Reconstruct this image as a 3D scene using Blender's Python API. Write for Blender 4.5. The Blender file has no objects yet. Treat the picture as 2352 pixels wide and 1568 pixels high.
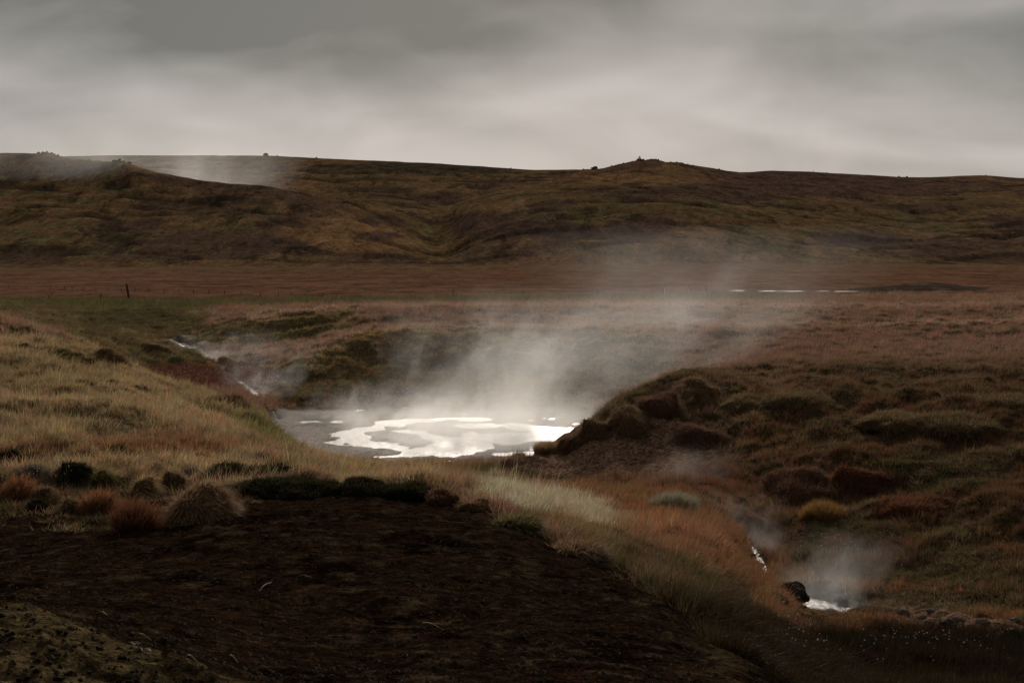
import bpy, bmesh, math, random
import numpy as np
from mathutils import Vector, Matrix
random.seed(7); rng = np.random.default_rng(11)
sc = bpy.context.scene; col = sc.collection
R = math.radians

# ------------------------------------------------------------------ camera
S = 1.4                      # metres per layout unit
F, UC, VH = 3267.0, 1176.0, 575.0
EYE = 7.0*S
cd = bpy.data.cameras.new('camera'); cam = bpy.data.objects.new('camera', cd); col.objects.link(cam)
cam.location = (0, 0, EYE); cam.rotation_euler = (R(90), 0, 0)
cd.sensor_width = 36; cd.lens = 50.0; cd.shift_y = -(784-VH)/2352.0
cd.clip_start = 0.2; cd.clip_end = 20000
sc.camera = cam
# ------------------------------------------------------------------ world / sun / exposure
SUN_AZ, SUN_EL = 2.0, 23.0    # degrees right of the view axis, degrees up
SUN_STRENGTH, SUN_ANGLE = 2.9, 10.0
sc.view_settings.view_transform = 'Standard'; sc.view_settings.look = 'None'
sc.view_settings.exposure = 0.0; sc.view_settings.gamma = 1.0
sc.view_settings.use_curve_mapping = False
world = bpy.data.worlds.new('World'); sc.world = world; world.use_nodes = True

class NT:
    """small helper around a node tree"""
    def __init__(self, nt): self.nt = nt; self.n = nt.nodes; self.l = nt.links
    def node(self, typ, **kw):
        nd = self.n.new(typ)
        for k, v in kw.items(): setattr(nd, k, v)
        return nd
    def put(self, sock, v):
        if isinstance(v, bpy.types.NodeSocket): self.l.new(v, sock)
        elif v is not None:
            if hasattr(sock.default_value, '__len__') and not hasattr(v, '__len__'):
                v = (v,)*len(sock.default_value)
            if hasattr(v, '__len__') and len(v) == 3 and len(sock.default_value) == 4: v = (*v, 1)
            if hasattr(v, '__len__') and len(v) == 4 and len(sock.default_value) == 3: v = v[:3]
            sock.default_value = v
    def m(self, op, a, b=None, c=None, clamp=False):
        nd = self.node('ShaderNodeMath', operation=op, use_clamp=clamp)
        for i, v in enumerate((a, b, c)): self.put(nd.inputs[i], v) if v is not None else None
        return nd.outputs[0]
    def add(s, a, b): return s.m('ADD', a, b)
    def sub(s, a, b): return s.m('SUBTRACT', a, b)
    def mul(s, a, b): return s.m('MULTIPLY', a, b)
    def div(s, a, b): return s.m('DIVIDE', a, b)
    def ss(s, x, lo, hi, o0=0.0, o1=1.0):
        nd = s.node('ShaderNodeMapRange', interpolation_type='SMOOTHSTEP')
        s.put(nd.inputs[0], x)
        for i, v in enumerate((lo, hi, o0, o1)): s.put(nd.inputs[i+1], v)
        return nd.outputs[0]
    def lin(s, x, lo, hi, o0=0.0, o1=1.0):
        nd = s.node('ShaderNodeMapRange')
        s.put(nd.inputs[0], x)
        for i, v in enumerate((lo, hi, o0, o1)): s.put(nd.inputs[i+1], v)
        return nd.outputs[0]
    def xyz(s, v):
        nd = s.node('ShaderNodeSeparateXYZ'); s.put(nd.inputs[0], v); return nd.outputs
    def vec(s, x, y, z):
        nd = s.node('ShaderNodeCombineXYZ')
        for i, v in enumerate((x, y, z)): s.put(nd.inputs[i], v)
        return nd.outputs[0]
    def noise(s, v, scale, detail=4, rough=0.55, dist=0.0):
        nd = s.node('ShaderNodeTexNoise'); s.put(nd.inputs['Vector'], v)
        nd.inputs['Scale'].default_value = scale; nd.inputs['Detail'].default_value = detail
        nd.inputs['Roughness'].default_value = rough; nd.inputs['Distortion'].default_value = dist
        return nd.outputs[0]
    def mix(s, f, a, b, blend='MIX'):
        nd = s.node('ShaderNodeMix', data_type='RGBA', blend_type=blend)
        s.put(nd.inputs[0], f); s.put(nd.inputs[6], a); s.put(nd.inputs[7], b)
        return nd.outputs[2]

def build_world():
    t = NT(world.node_tree); t.n.clear()
    out = t.node('ShaderNodeOutputWorld'); bg = t.node('ShaderNodeBackground')
    tc = t.node('ShaderNodeTexCoord'); x, y, z = t.xyz(tc.outputs['Generated'])
    zz = t.m('MAXIMUM', z, 0.0)
    wn = t.noise(t.vec(t.mul(x, 2.2), t.mul(y, 2.2), t.mul(zz, 7.0)), 1.0, 2.0, 0.5)
    wz = t.add(t.mul(zz, 9.5), t.mul(t.sub(wn, .5), 1.3))
    big = t.noise(t.vec(t.add(t.mul(x, 3.3), t.mul(zz, -1.0)), t.mul(y, 3.3), t.add(wz, 2.6)), 1.0, 3.0, 0.48, 0.3)
    mid = t.noise(t.vec(t.add(t.mul(x, 9.0), t.mul(zz, 2.0)), t.add(t.mul(y, 9.0), 4.0), t.mul(zz, 20.0)), 1.0, 5.0, 0.5, 0.5)
    # an overcast deck: a paler band low over the hills, thicker and darker cloud above it
    low = t.ss(t.add(zz, t.mul(t.sub(wn, .5), .07)), 0.088, 0.150, 1.0, 0.0)
    lum = t.add(t.mul(low, 0.235), 0.225)
    lum = t.add(lum, t.mul(t.sub(big, 0.5), 0.80))
    lum = t.add(lum, t.mul(t.sub(mid, 0.5), 0.26))
    lum = t.m('MAXIMUM', lum, 0.16); lum = t.m('MINIMUM', lum, 0.60)
    warm = t.mix(t.ss(lum, .15, .5), (0.97, 0.955, 0.88, 1), (1.0, 0.92, 0.88, 1))
    vm = t.node('ShaderNodeVectorMath', operation='SCALE'); t.put(vm.inputs[0], warm); t.put(vm.inputs['Scale'], lum)
    sky = t.node('ShaderNodeTexSky', sky_type='NISHITA'); sky.sun_disc = False
    sky.sun_elevation = R(SUN_EL); sky.sun_rotation = R(SUN_AZ)
    sk = t.node('ShaderNodeVectorMath', operation='SCALE'); t.put(sk.inputs[0], sky.outputs[0]); sk.inputs['Scale'].default_value = 0.05
    c = t.mix(0.94, sk.outputs[0], vm.outputs[0])       # thin breaks of real sky behind the cloud
    c = t.mix(t.ss(z, -0.04, 0.0), (0.03, 0.022, 0.016, 1), c)
    t.put(bg.inputs[0], c); bg.inputs[1].default_value = 1.0
    t.l.new(bg.outputs[0], out.inputs[0])
build_world()
sd = bpy.data.lights.new('sun', 'SUN'); sun = bpy.data.objects.new('sun', sd); col.objects.link(sun)
sd.energy = SUN_STRENGTH; sd.angle = R(SUN_ANGLE); sd.color = (1.0, 0.90, 0.79)
_el, _az = R(SUN_EL), R(SUN_AZ)
SUN_DIR = Vector((math.sin(_az)*math.cos(_el), math.cos(_az)*math.cos(_el), math.sin(_el)))
sun.rotation_euler = SUN_DIR.to_track_quat('Z', 'Y').to_euler()
sc.render.engine = 'CYCLES'
cy = sc.cycles
cy.use_denoising = True; cy.max_bounces = 6; cy.diffuse_bounces = 2; cy.glossy_bounces = 2
cy.transmission_bounces = 3; cy.volume_bounces = 1; cy.transparent_max_bounces = 8
cy.volume_step_rate = 1.0; cy.volume_max_steps = 256
cy.sample_clamp_indirect = 4.0

# ------------------------------------------------------------------ numpy helpers
def _hash(ix, iy, seed):
    h = (ix.astype(np.int64)*374761393 + iy.astype(np.int64)*668265263 + seed*1442695041) & 0xffffffff
    h = ((h ^ (h >> 13))*1274126177) & 0xffffffff
    return (h ^ (h >> 16)) & 0xffffffff
def noise2(x, y, seed=0):
    x = np.asarray(x, float); y = np.asarray(y, float)
    x0 = np.floor(x); y0 = np.floor(y); fx = x-x0; fy = y-y0
    sx = fx*fx*fx*(fx*(fx*6-15)+10); sy = fy*fy*fy*(fy*(fy*6-15)+10)
    def g(dx, dy):
        a = _hash(x0+dx, y0+dy, seed).astype(float)*(2*math.pi/4294967296.0)
        return np.cos(a)*(fx-dx)+np.sin(a)*(fy-dy)
    n0 = g(0,0)*(1-sx)+g(1,0)*sx; n1 = g(0,1)*(1-sx)+g(1,1)*sx
    return (n0*(1-sy)+n1*sy)*1.5
def fbm(x, y, octv=4, seed=0, gain=.5):
    s = 0; a = 1; t = 0
    for i in range(octv):
        s = s+a*noise2(x*2**i+i*17.3, y*2**i-i*9.1, seed+i); t += a; a *= gain
    return s/t
def ridge(x, y, octv=4, seed=0):
    s = 0; a = 1; t = 0
    for i in range(octv):
        s = s+a*(1-np.abs(noise2(x*2**i+i*5.7, y*2**i+i*3.1, seed+i))*1.6); t += a; a *= .5
    return s/t
def sstep(x, a, b):
    t = np.clip((x-a)/(b-a), 0, 1); return t*t*(3-2*t)
def pchip_slopes(x, y):      # last axis
    h = np.diff(x, axis=-1); d = np.diff(y, axis=-1)/h
    m = np.zeros_like(y)
    a, b = d[..., :-1], d[..., 1:]; ha, hb = h[..., :-1], h[..., 1:]
    w1 = 2*hb+ha; w2 = hb+2*ha
    with np.errstate(divide='ignore', invalid='ignore'):
        mm = (w1+w2)/(w1/a+w2/b)
    m[..., 1:-1] = np.where(a*b > 0, mm, 0)
    m[..., 0] = d[..., 0]; m[..., -1] = d[..., -1]
    return m
def pchip_eval(x, y, m, q):
    """x,y,m 1-D knots, q 1-D"""
    i = np.clip(np.searchsorted(x, q)-1, 0, len(x)-2)
    h = x[i+1]-x[i]; t = np.clip((q-x[i])/h, 0, 1)
    return ((1+2*t)*(1-t)**2*y[i]+t*(1-t)**2*h*m[i]+t*t*(3-2*t)*y[i+1]+t*t*(t-1)*h*m[i+1])

# ------------------------------------------------------------------ lie of the land
# every row: sight line across the valley, then the breaks of slope along it as (distance, fall of the sight line)
def K(s): return [tuple(float(q) for q in p.split(',')) for p in s.split()]
NEAR = {
 -700: K('5.6,1330 7.5,1372 12.5,1225 17,1060 21,930 27,800 34,700 42,640 52,650 64,672 76,680 86,686 95,690 104,692 112,693 124,693 139,692'),
 0:    K('5.5,1378 7.4,1389 13,1203 17,1085 21,985 27,880 33,806 40,737 50,737 62,738 70,733 77,729 84,724 92,718 100,712 120,699 139,691'),
 200:  K('5.3,1440 7.4,1400 13,1196 17,1085 21,990 26,910 31,854 37,806 46,813 58,816 65,787 69,769 73,757 84,768 97,743 112,716 139,691'),
 400:  K('5.0,1518 7.6,1410 13,1180 17,1090 21,1012 25,960 30,923 34,901 45,905 55,882 62,868 66,852 73,815 84,800 98,766 112,722 139,691'),
 550:  K('4.8,1590 7.8,1420 13.5,1142 17,1098 21,1035 26,990 31,957 36,938 48,948 61,902 66,876 70,850 75,834 84,800 92,739 110,715 139,690'),
 700:  K('4.7,1640 8,1425 13.9,1128 17,1110 20,1082 23,1066 26,1056 30,1048 46,1044 54,1000 61,950 66.5,880 71,826 86,783 93,723 110,711 139,688'),
 850:  K('4.6,1680 8,1430 14.1,1127 17,1124 20,1116 24,1111 28,1106 38,1084 44,1062 48,1050 62,944 68.8,862 75.5,764 83,756 96,712 114,705 139,687'),
 1000: K('4.5,1700 8,1435 14.2,1138 17,1140 22,1128 30,1114 36,1098 41,1079 45,1066 47.5,1055 62,944 69.5,862 76.5,759 84,752 97,710 114,704 139,686'),
 1150: K('4.5,1710 8,1438 13.6,1166 18,1146 24,1144 33,1126 38,1100 42,1076 46,1062 48,1051 62,943 70,864 77,758 84.5,752 97,709 114,703 139,685'),
 1300: K('4.5,1720 8,1440 12.3,1246 18.5,1186 25,1176 33,1131 39,1104 43,1016 48,1032 52,1012 61,948 70,864 77,759 84.5,752 97,709 114,702 139,684'),
 1450: K('4.5,1730 7.6,1470 11.2,1320 17,1246 24,1206 31,1150 38,1096 45,910 52,936 57,926 62,906 66,882 75,760 84,750 97,709 114,701 139,682'),
 1600: K('4.4,1760 7.2,1520 10.2,1400 15,1330 22,1248 30,1182 38,1076 48,863 54,869 60,861 65,846 70,816 78,762 86,747 98,711 114,700 139,681'),
 1750: K('4.3,1800 6.8,1600 9.3,1530 15,1420 23,1345 30,1282 37,1090 45,905 54,850 60,832 66,813 72,791 80,761 88,743 100,711 115,700 139,680'),
 1900: K('4.2,1860 6,1740 8.5,1650 15,1500 21,1432 25.5,1384 34,1140 43,915 52,850 60,824 67,801 73,783 82,757 90,738 101,711 115,699 139,679'),
 2050: K('4.1,1930 5.8,1800 8.3,1700 15,1545 20,1462 25,1400 33,1145 42,925 52,852 60,826 67,802 73,783 82,757 90,738 101,711 115,698 139,678'),
 2200: K('4,2000 5.6,1860 8.1,1750 14.5,1562 19,1490 24,1418 32,1145 42,922 52,850 60,824 67,800 73,781 82,754 90,734 101,708 115,696 139,677'),
 2352: K('4,2050 5.5,1900 8,1790 14,1592 18,1532 22.5,1474 31,1150 42,915 52,846 60,820 67,796 73,777 82,749 90,730 101,704 115,693 139,676'),
 3050: K('4,2200 5.3,2050 8,1900 14,1640 18,1540 22,1440 30,1080 42,820 52,780 60,765 67,752 73,742 82,728 90,716 101,698 115,688 139,674'),
}
# hills: base .. front crest .. hollow .. skyline
FAR = {
 -1100:K('139,690 260,644 400,618 470,540 560,420 640,350 700,310 800,300 960,310 1250,360 1700,420'),
 0:    K('139,691 260,644 400,616 460,555 530,470 590,405 650,352 780,385 1000,368 1250,400 1700,450'),
 110:  K('139,691 260,644 400,616 455,560 520,480 580,415 640,354 780,388 1000,363 1250,400 1700,450'),
 170:  K('139,691 260,644 400,616 455,560 515,490 570,430 625,366 780,392 1000,361 1250,400 1700,450'),
 285:  K('139,691 260,644 400,615 450,565 505,505 555,445 605,374 750,405 1000,360 1250,400 1700,450'),
 330:  K('139,691 260,644 400,615 450,565 500,510 550,450 600,388 740,412 1000,360 1250,400 1700,450'),
 450:  K('139,691 260,644 400,614 445,572 490,520 540,465 585,415 700,432 1000,360 1250,400 1700,450'),
 610:  K('139,690 260,643 400,613 440,578 480,535 525,484 570,434 680,440 990,361 1250,400 1700,450'),
 800:  K('139,688 260,642 400,612 435,585 470,552 510,512 550,472 650,465 960,368 1250,400 1700,450'),
 920:  K('139,687 260,641 400,611 435,592 470,572 515,545 575,516 680,462 950,373 1250,410 1700,450'),
 1010: K('139,686 260,641 400,610 440,598 480,588 530,566 600,525 700,462 950,377 1250,410 1700,450'),
 1100: K('139,685 260,640 400,609 440,586 480,550 530,500 580,474 700,452 940,382 1250,410 1700,450'),
 1250: K('139,684 260,640 400,608 440,565 480,520 530,470 600,436 720,428 920,391 1250,420 1700,450'),
 1370: K('139,683 260,639 400,607 440,556 480,512 540,460 610,428 720,420 880,388 1250,420 1700,450'),
 1470: K('139,682 260,639 400,606 440,552 480,508 540,458 620,424 720,412 850,371 1250,420 1700,450'),
 1600: K('139,681 260,638 400,606 440,552 480,512 540,466 630,432 730,415 860,381 1250,420 1700,450'),
 1700: K('139,680 260,638 400,605 440,560 480,522 550,476 640,442 740,425 900,396 1250,420 1700,450'),
 1780: K('139,680 260,637 400,605 440,565 480,530 550,484 640,446 740,428 930,393 1250,420 1700,450'),
 1950: K('139,679 260,637 400,606 440,574 490,538 560,496 650,454 750,430 950,400 1250,425 1700,450'),
 2110: K('139,678 260,637 400,607 440,582 490,550 560,512 650,466 760,440 960,408 1250,430 1700,450'),
 2250: K('139,677 260,637 400,608 440,582 490,545 560,505 650,462 760,436 960,404 1250,430 1700,450'),
 2352: K('139,676 260,637 400,608 440,580 490,542 560,500 650,460 760,436 960,410 1250,430 1700,450'),
 3450: K('139,672 260,636 400,606 440,570 490,530 560,480 650,440 760,420 960,400 1250,430 1700,450'),
}
def columns(tab, us):
    ks = sorted(tab); X = np.array(ks, float)
    A = np.array([tab[k] for k in ks])           # col, knot, (d, v)
    D = np.empty((len(us), A.shape[1])); V = np.empty_like(D)
    for j in range(A.shape[1]):
        for arr, tgt in ((A[:, j, 0], D), (A[:, j, 1], V)):
            tgt[:, j] = pchip_eval(X, arr, pchip_slopes(X, arr), us)
    return D, V
class Sheet:
    def __init__(self, tab, us, ds):
        self.us, self.ds = us, ds
        D, V = columns(tab, us)
        Z = -(V-VH)/F*D
        M = pchip_slopes(D, Z)
        self.z = np.empty((len(ds), len(us))); self.s = np.empty_like(self.z)
        for c in range(len(us)):
            self.z[:, c] = pchip_eval(D[c], Z[c], M[c], ds)
            self.s[:, c] = np.interp(ds, D[c], np.arange(D.shape[1]))
        self.U, self.D = np.meshgrid(us, ds)
        self.X = (self.U-UC)/F*self.D*S; self.Y = self.D*S
        self.Z = self.z*S+EYE
        self.V = VH-F*self.z/self.D
    def _ij(self, u, d):
        fu = np.clip((u-self.us[0])/(self.us[1]-self.us[0]), 0, len(self.us)-1.001)
        fd = np.clip(np.log(d/self.ds[0])/np.log(self.ds[1]/self.ds[0]), 0, len(self.ds)-1.001)
        i = fd.astype(int); j = fu.astype(int); return i, j, fd-i, fu-j
    def at(self, arr, u, d):
        u = np.asarray(u, float); d = np.asarray(d, float)
        i, j, a, b = self._ij(u, d)
        return (arr[i, j]*(1-a)*(1-b)+arr[i+1, j]*a*(1-b)+arr[i, j+1]*(1-a)*b+arr[i+1, j+1]*a*b)

near = Sheet(NEAR, np.arange(-1704, 3601, 6.0), 3.2*np.exp(np.linspace(0, math.log(139/3.2), 740)))
far_p = Sheet(FAR, np.arange(-1050, 3401, 7.0), 139*np.exp(np.linspace(0, math.log(400/139), 90)))
far_h = Sheet(FAR, np.arange(-1050, 3401, 6.0), 400*np.exp(np.linspace(0, math.log(1700/400), 330)))

def blob(u, v, u0, v0, ru, rv, soft=.5):
    r = np.sqrt(((u-u0)/ru)**2+((v-v0)/rv)**2)
    return 1-sstep(r, 1-soft, 1+soft*.3)

# --- streams: centre lines as (u, distance, half width m)
STREAMS = {
 'rocky': [(1705,31.2,.04),(1734,30.3,.06),(1742,29.4,.13),(1752,28.8,.09),(1785,28.0,.05),(1825,27.3,.12),(1875,26.5,.5),(1892,25.9,.62),(1855,25.3,.6),(1822,25.0,.3)],
 'side':  [(1905,25.2,.12),(2010,24.3,.05),(2100,23.6,.07),(2180,23.0,.08),(2250,22.4,.09),(2352,21.4,.10),(2520,20.0,.10)],
 'upper': [(640,58.5,.02),(600,61.5,.02),(578,63.6,.16),(566,65,.16),(545,67,.02),(515,71,.02),(478,78,.02),(452,84,.4),(430,88,.6),(408,93,.25)],
}
def world_xy(u, d): return np.stack([(np.asarray(u, float)-UC)/F*np.asarray(d)*S, np.asarray(d, float)*S], -1)
def resample(pts, step=.25):
    P = np.array(pts, float); xy = world_xy(P[:, 0], P[:, 1])
    L = np.concatenate([[0], np.cumsum(np.linalg.norm(np.diff(xy, axis=0), axis=1))])
    q = np.arange(0, L[-1], step)
    return np.stack([pchip_eval(L, c, pchip_slopes(L, c), q) for c in (xy[:, 0], xy[:, 1], P[:, 2])], -1)

U, D, X, Y, SS, V = near.U, near.D, near.X, near.Y, near.s, near.V
wu = fbm(X*.35, Y*.35, 4, 40); wv = fbm(X*.35, Y*.35, 4, 50)
Uw = U+wu*55; Vw = V+wv*28               # wandering edges for the patches of ground cover
# bare foreground earth: up to the break of slope
_th = .85*(1-sstep(U, 380, 560))+.35*sstep(U, 380, 560)*(1-sstep(U, 900, 1080))
bare = 1-sstep(SS+wu*.30-_th, 1.72, 2.02)
bare0 = 1-sstep(SS+wu*.30, 1.80, 2.05)
bare *= 1-sstep(U+wu*90, 1560, 1720)
ext = np.clip(bare-bare0, 0, 1)
mound = (1-sstep(SS+wv*.05, .02, .10))*(1-sstep(U, 900, 1100))
mud = (sstep(V+wv*16, 926, 954)*(1-sstep(V, 1066, 1082)))*(SS > 8.2)*(SS < 11)*sstep(Uw, 585, 640)*(1-sstep(U, 1420, 1480))
bank = blob(Uw, Vw, 1430, 1048, 260, 66, .35)*(SS > 6)*(SS < 8)
bank = np.maximum(bank, blob(Uw, Vw, 1540, 1005, 110, 45, .4)*(SS > 6)*(SS < 8))
bank = np.maximum(bank, .95*blob(Uw, Vw-(U-2200)*.22, 2190, 1428, 210, 30, .5)*(SS > 3.6)*(SS < 7))
sinter = blob(Uw, Vw, 428, 790, 45, 16, .5)*(D > 80)*(D < 100)
sinter = np.maximum(sinter, blob(U-(V-960)*1.3, Vw, 612, 960, 26, 22, .4)*(SS > 8))
for (u_, v_, ru_, rv_) in ((440, 796, 62, 13), (486, 815, 46, 7), (588, 905, 24, 12)): sinter = np.maximum(sinter, .8*blob(U+20*wu, V+8*wv, u_, v_, ru_, rv_, .4)*(D > 58)*(D < 100))
reddish = blob(Uw, Vw, 470, 865, 190, 34, .4)*(SS > 8.3)
mossy = blob(Uw, Vw, 320, 735, 110, 26, .5)*(D > 85)
# relief
H = near.Z
veg = (1-bare)*(1-mud)
fade = sstep(D, 4, 9)
H = H+fade*veg*(.34*fbm(X*.42, Y*.42, 3, 3)+.16*np.abs(fbm(X*1.1, Y*1.1, 3, 8))*sstep(D, 10, 16)+.05*noise2(X*3, Y*3, 77))
lh = sstep(SS, 2.7, 3.4)*(1-sstep(SS, 7.6, 8.0))*(1-sstep(U, 900, 1050))
H = H+lh*(.42*fbm(X*.30+Y*.12, Y*.26, 3, 15)+.30*np.abs(fbm(X*.75, Y*.6, 3, 16))-.08)
face = ((SS > 11.0)*(SS < 14.9))
H = H+face*sstep(D, 60, 64)*(.75*ridge(X*.15+wu*.5, Y*.22, 3, 21)-.5+.38*fbm(X*.45, Y*.7, 4, 25)-.25*sstep(ridge(X*.22+wv, Y*.5, 2, 28), .8, .95))
rb = sstep(SS, 6.1, 6.7)*(1-sstep(SS, 8.2, 9))*(U > 1180)
H = H+rb*(.34*fbm(X*.7, Y*.5, 3, 31)+.16*ridge(X*.5, Y*.25, 3, 33))
rs = sstep(SS, 5.3, 6.0)*(1-sstep(SS, 7.6, 8.6))*sstep(U, 1650, 1850)
H = H+rs*(.60*fbm(X*.26+wu, Y*.22, 3, 35)+.12*np.abs(fbm(X*1.1, Y*.9, 3, 36)))
H = H+bare*(.10*fbm(X*.55, Y*.8, 4, 60)+.030*fbm(X*3.2, Y*4.5, 4, 61)-.03*sstep(ridge(X*1.3, Y*.8, 2, 67), .86, .97)+.006*noise2(X*19, Y*19, 66))
H = H+mound*(.025*fbm(X*7, Y*7, 3, 64))
# mud flats: almost level, cut by shallow braided channels that lie below the water level
chan = fbm(X*.16+3.1, Y*.085+wu*.3, 4, 71)
flat = .041+.030*chan+.040*fbm(X*.55, Y*.33, 4, 72)+.010*noise2(X*2.6, Y*1.6, 79)
flat = flat+.05*(1-sstep(Uw, 700, 790))-.022*sstep(Uw, 930, 1060)+.035*sstep(V, 1040, 1056)+.03*(1-sstep(Vw, 944, 962))
CHAN = [([(772,1000),(800,994),(850,984),(905,974),(960,966)], .55), ([(772,1016),(810,1006),(830,1016),(880,1022),(905,1028)], .6), ([(800,994),(820,1004),(812,1010)], .35),
        ([(985,1034),(1040,1030),(1090,1018),(1150,1006),(1210,1002),(1300,1000)], 1.2), ([(880,968),(960,966),(1040,962),(1120,964)], .4), ([(704,969),(740,968),(772,968)], .5),
        ([(1090,978),(1160,976),(1220,984),(1290,986)], .6), ([(870,1050),(930,1047),(1000,1042)], .18), ([(1040,1030),(1010,1040)], .8), ([(1150,1043),(1200,1041),(1260,1043)], .25), ([(985,1062),(1030,1060)], .2), ([(930,990),(985,1000),(1010,1012)], .4)]
for pts, wd in CHAN:
    Q = resample([(u_, 7.0*F/(v_-VH), wd) for u_, v_ in pts], .3)
    idx = np.where((mud > .05)*(Y > Q[:, 1].min()-3)*(Y < Q[:, 1].max()+3)); px, py = X[idx], Y[idx]
    jit = .55*noise2(px*.7, py*.6, 83)+.35*noise2(px*1.9, py*1.6, 84); best = np.full(px.shape, 9.0)
    for q in Q: best = np.minimum(best, np.hypot(px-q[0], (py-q[1])*.8)/(q[2]*1.1+.12))
    flat[idx] = flat[idx]-.09*np.exp(-np.maximum(0, best+jit)**3)
H = H*(1-mud)+flat*mud
# stream beds
smask = np.zeros_like(H); SPTS = {}
for nm, pts in STREAMS.items():
    Q = resample(pts, .3); SPTS[nm] = Q
    lo = (np.abs(X-Q[:, 0].mean()) < np.ptp(Q[:, 0])/2+4)*(np.abs(Y-Q[:, 1].mean()) < np.ptp(Q[:, 1])/2+4)
    idx = np.where(lo); px, py = X[idx], Y[idx]
    best = np.full(px.shape, 9.0)
    for q in Q:
        best = np.minimum(best, np.hypot(px-q[0], py-q[1])/(q[2]*1.25+.10))
    cut = np.exp(-best**2.4)
    smask[idx] = np.maximum(smask[idx], cut)
H = H-smask*.42
near.H = H
# ground colour (linear albedo)
def lerp3(a, b, t): return a*(1-t[..., None])+np.asarray(b)*t[..., None]
n1 = fbm(X*.8, Y*.8, 4, 90); n2_ = fbm(X*3.0, Y*3.0, 3, 95); n3 = fbm(X*.25, Y*.25, 3, 98)
C = np.zeros(X.shape+(3,))+np.array((.055, .036, .020))
C = lerp3(C, (.040, .036, .014), sstep(n1+.3*n2_, -.05, .35))
C = lerp3(C, (.075, .046, .026), sstep(n3, .1, .4))
C = lerp3(C, (.12, .088, .045), ((SS > 10.6)*(SS < 15))*.8)
soil = lerp3(np.zeros_like(C)+np.array((.0185, .0098, .0058)), (.040, .0265, .0155), sstep(n2_+.6*n1, .0, .5))  # dark volcanic earth; the foreground's shade is also put into this albedo
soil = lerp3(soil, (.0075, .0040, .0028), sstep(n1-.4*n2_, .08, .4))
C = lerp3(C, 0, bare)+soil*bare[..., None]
pale = lerp3(np.zeros_like(C)+np.array((.075, .054, .026)), (.026, .017, .009), sstep(n2_+.5*n1, .12, .42))
C = lerp3(C, 0, mound)+pale*mound[..., None]
mc = lerp3(np.zeros_like(C)+np.array((.205, .160, .125)), (.10, .077, .060), sstep(fbm(X*.5, Y*.25, 4, 120), -.1, .35))
mc = lerp3(mc, (.20, .135, .085), sstep(fbm(X*.3, Y*.2, 3, 130), .12, .4)*.8)
C = lerp3(C, 0, mud)+mc*mud[..., None]
C = lerp3(C, (.006, .005, .003), sstep(U+wu*80, 1600, 1760)*(1-sstep(SS+.4*wv, 3.6, 4.6))*.85)  # vignette-like corner shade painted into the peaty ground colour
bc = lerp3(np.zeros_like(C)+np.array((.215, .128, .086)), (.11, .066, .046), sstep(n2_+.5*n1, -.05, .4))
C = lerp3(C, 0, bank)+bc*bank[..., None]
C = lerp3(C, (.12, .045, .032), reddish*.8)
C = lerp3(C, (.36, .27, .21), np.clip(sinter, 0, 1))
C = lerp3(C, (.05, .045, .038), np.clip(smask*1.2, 0, 1))
near.C = np.clip(C, 0.003, 1)
near.bare, near.mud, near.mound, near.bank, near.smask, near.sinter = bare, mud, mound, bank, smask, sinter
near.ext = ext; near.red = reddish; near.moss = mossy
wet = np.clip(mud*.26+smask*1.0, 0, 1)

def noise_z(sheet, Zadd): sheet.H = sheet.Z+Zadd
# plain: nearly level
Xp, Yp = far_p.X, far_p.Y
e0 = sstep(far_p.D, 139, 150)*(1-sstep(far_p.D, 370, 400))
far_p.H = far_p.Z+e0*(.10*fbm(Xp*.10, Yp*.05, 4, 140)+.05*fbm(Xp*.5, Yp*.2, 2, 141))
pn = fbm(Xp*.02, Yp*.035, 4, 150); pn2 = fbm(Xp*.08, Yp*.12, 4, 151); pn3 = fbm(Xp*.35, Yp*.12, 3, 152)
Cp = np.zeros(Xp.shape+(3,))+np.array((.122, .064, .041))
Cp = lerp3(Cp, (.100, .052, .029), sstep(pn, -.1, .3))
Cp = lerp3(Cp, (.138, .068, .043), sstep(pn2, .05, .4))
Cp = lerp3(Cp, (.055, .042, .024), sstep(pn3+.4*pn2, .34, .55)*.8)
Cp = lerp3(Cp, (.105, .075, .040), sstep(far_p.D+60*pn+30*pn2, 330, 400)*.8)
far_p.C = np.clip(1.12*Cp, .004, 1)
# hills
Xh, Yh, Dh, Uh, Vh = far_h.X, far_h.Y, far_h.D, far_h.U, far_h.V
eh = sstep(Dh, 400, 440)
w1 = fbm(Xh*.006, Yh*.006, 3, 160); w2 = fbm(Xh*.006+5, Yh*.006, 3, 161)
qx, qy = Xh+w1*60, Yh+w2*60
gul = ridge(qx*.0105, qy*.006, 4, 170)
sl = fbm(qx*.012+qy*.004, qy*.02, 4, 172)
rel = 1.9*(gul-.62)+1.6*fbm(qx*.022, qy*.022, 4, 171)+.9*np.abs(sl)*2
scar = sstep(fbm(qx*.016+qy*.01, qy*.03, 3, 173), .10, .22)       # slumped scarps
rel = rel-1.3*scar+.7*fbm(Xh*.09, Yh*.09, 4, 175)
crestf = 1-.75*sstep(Dh, 800, 930)
far_h.H = far_h.Z+eh*rel*crestf
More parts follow.
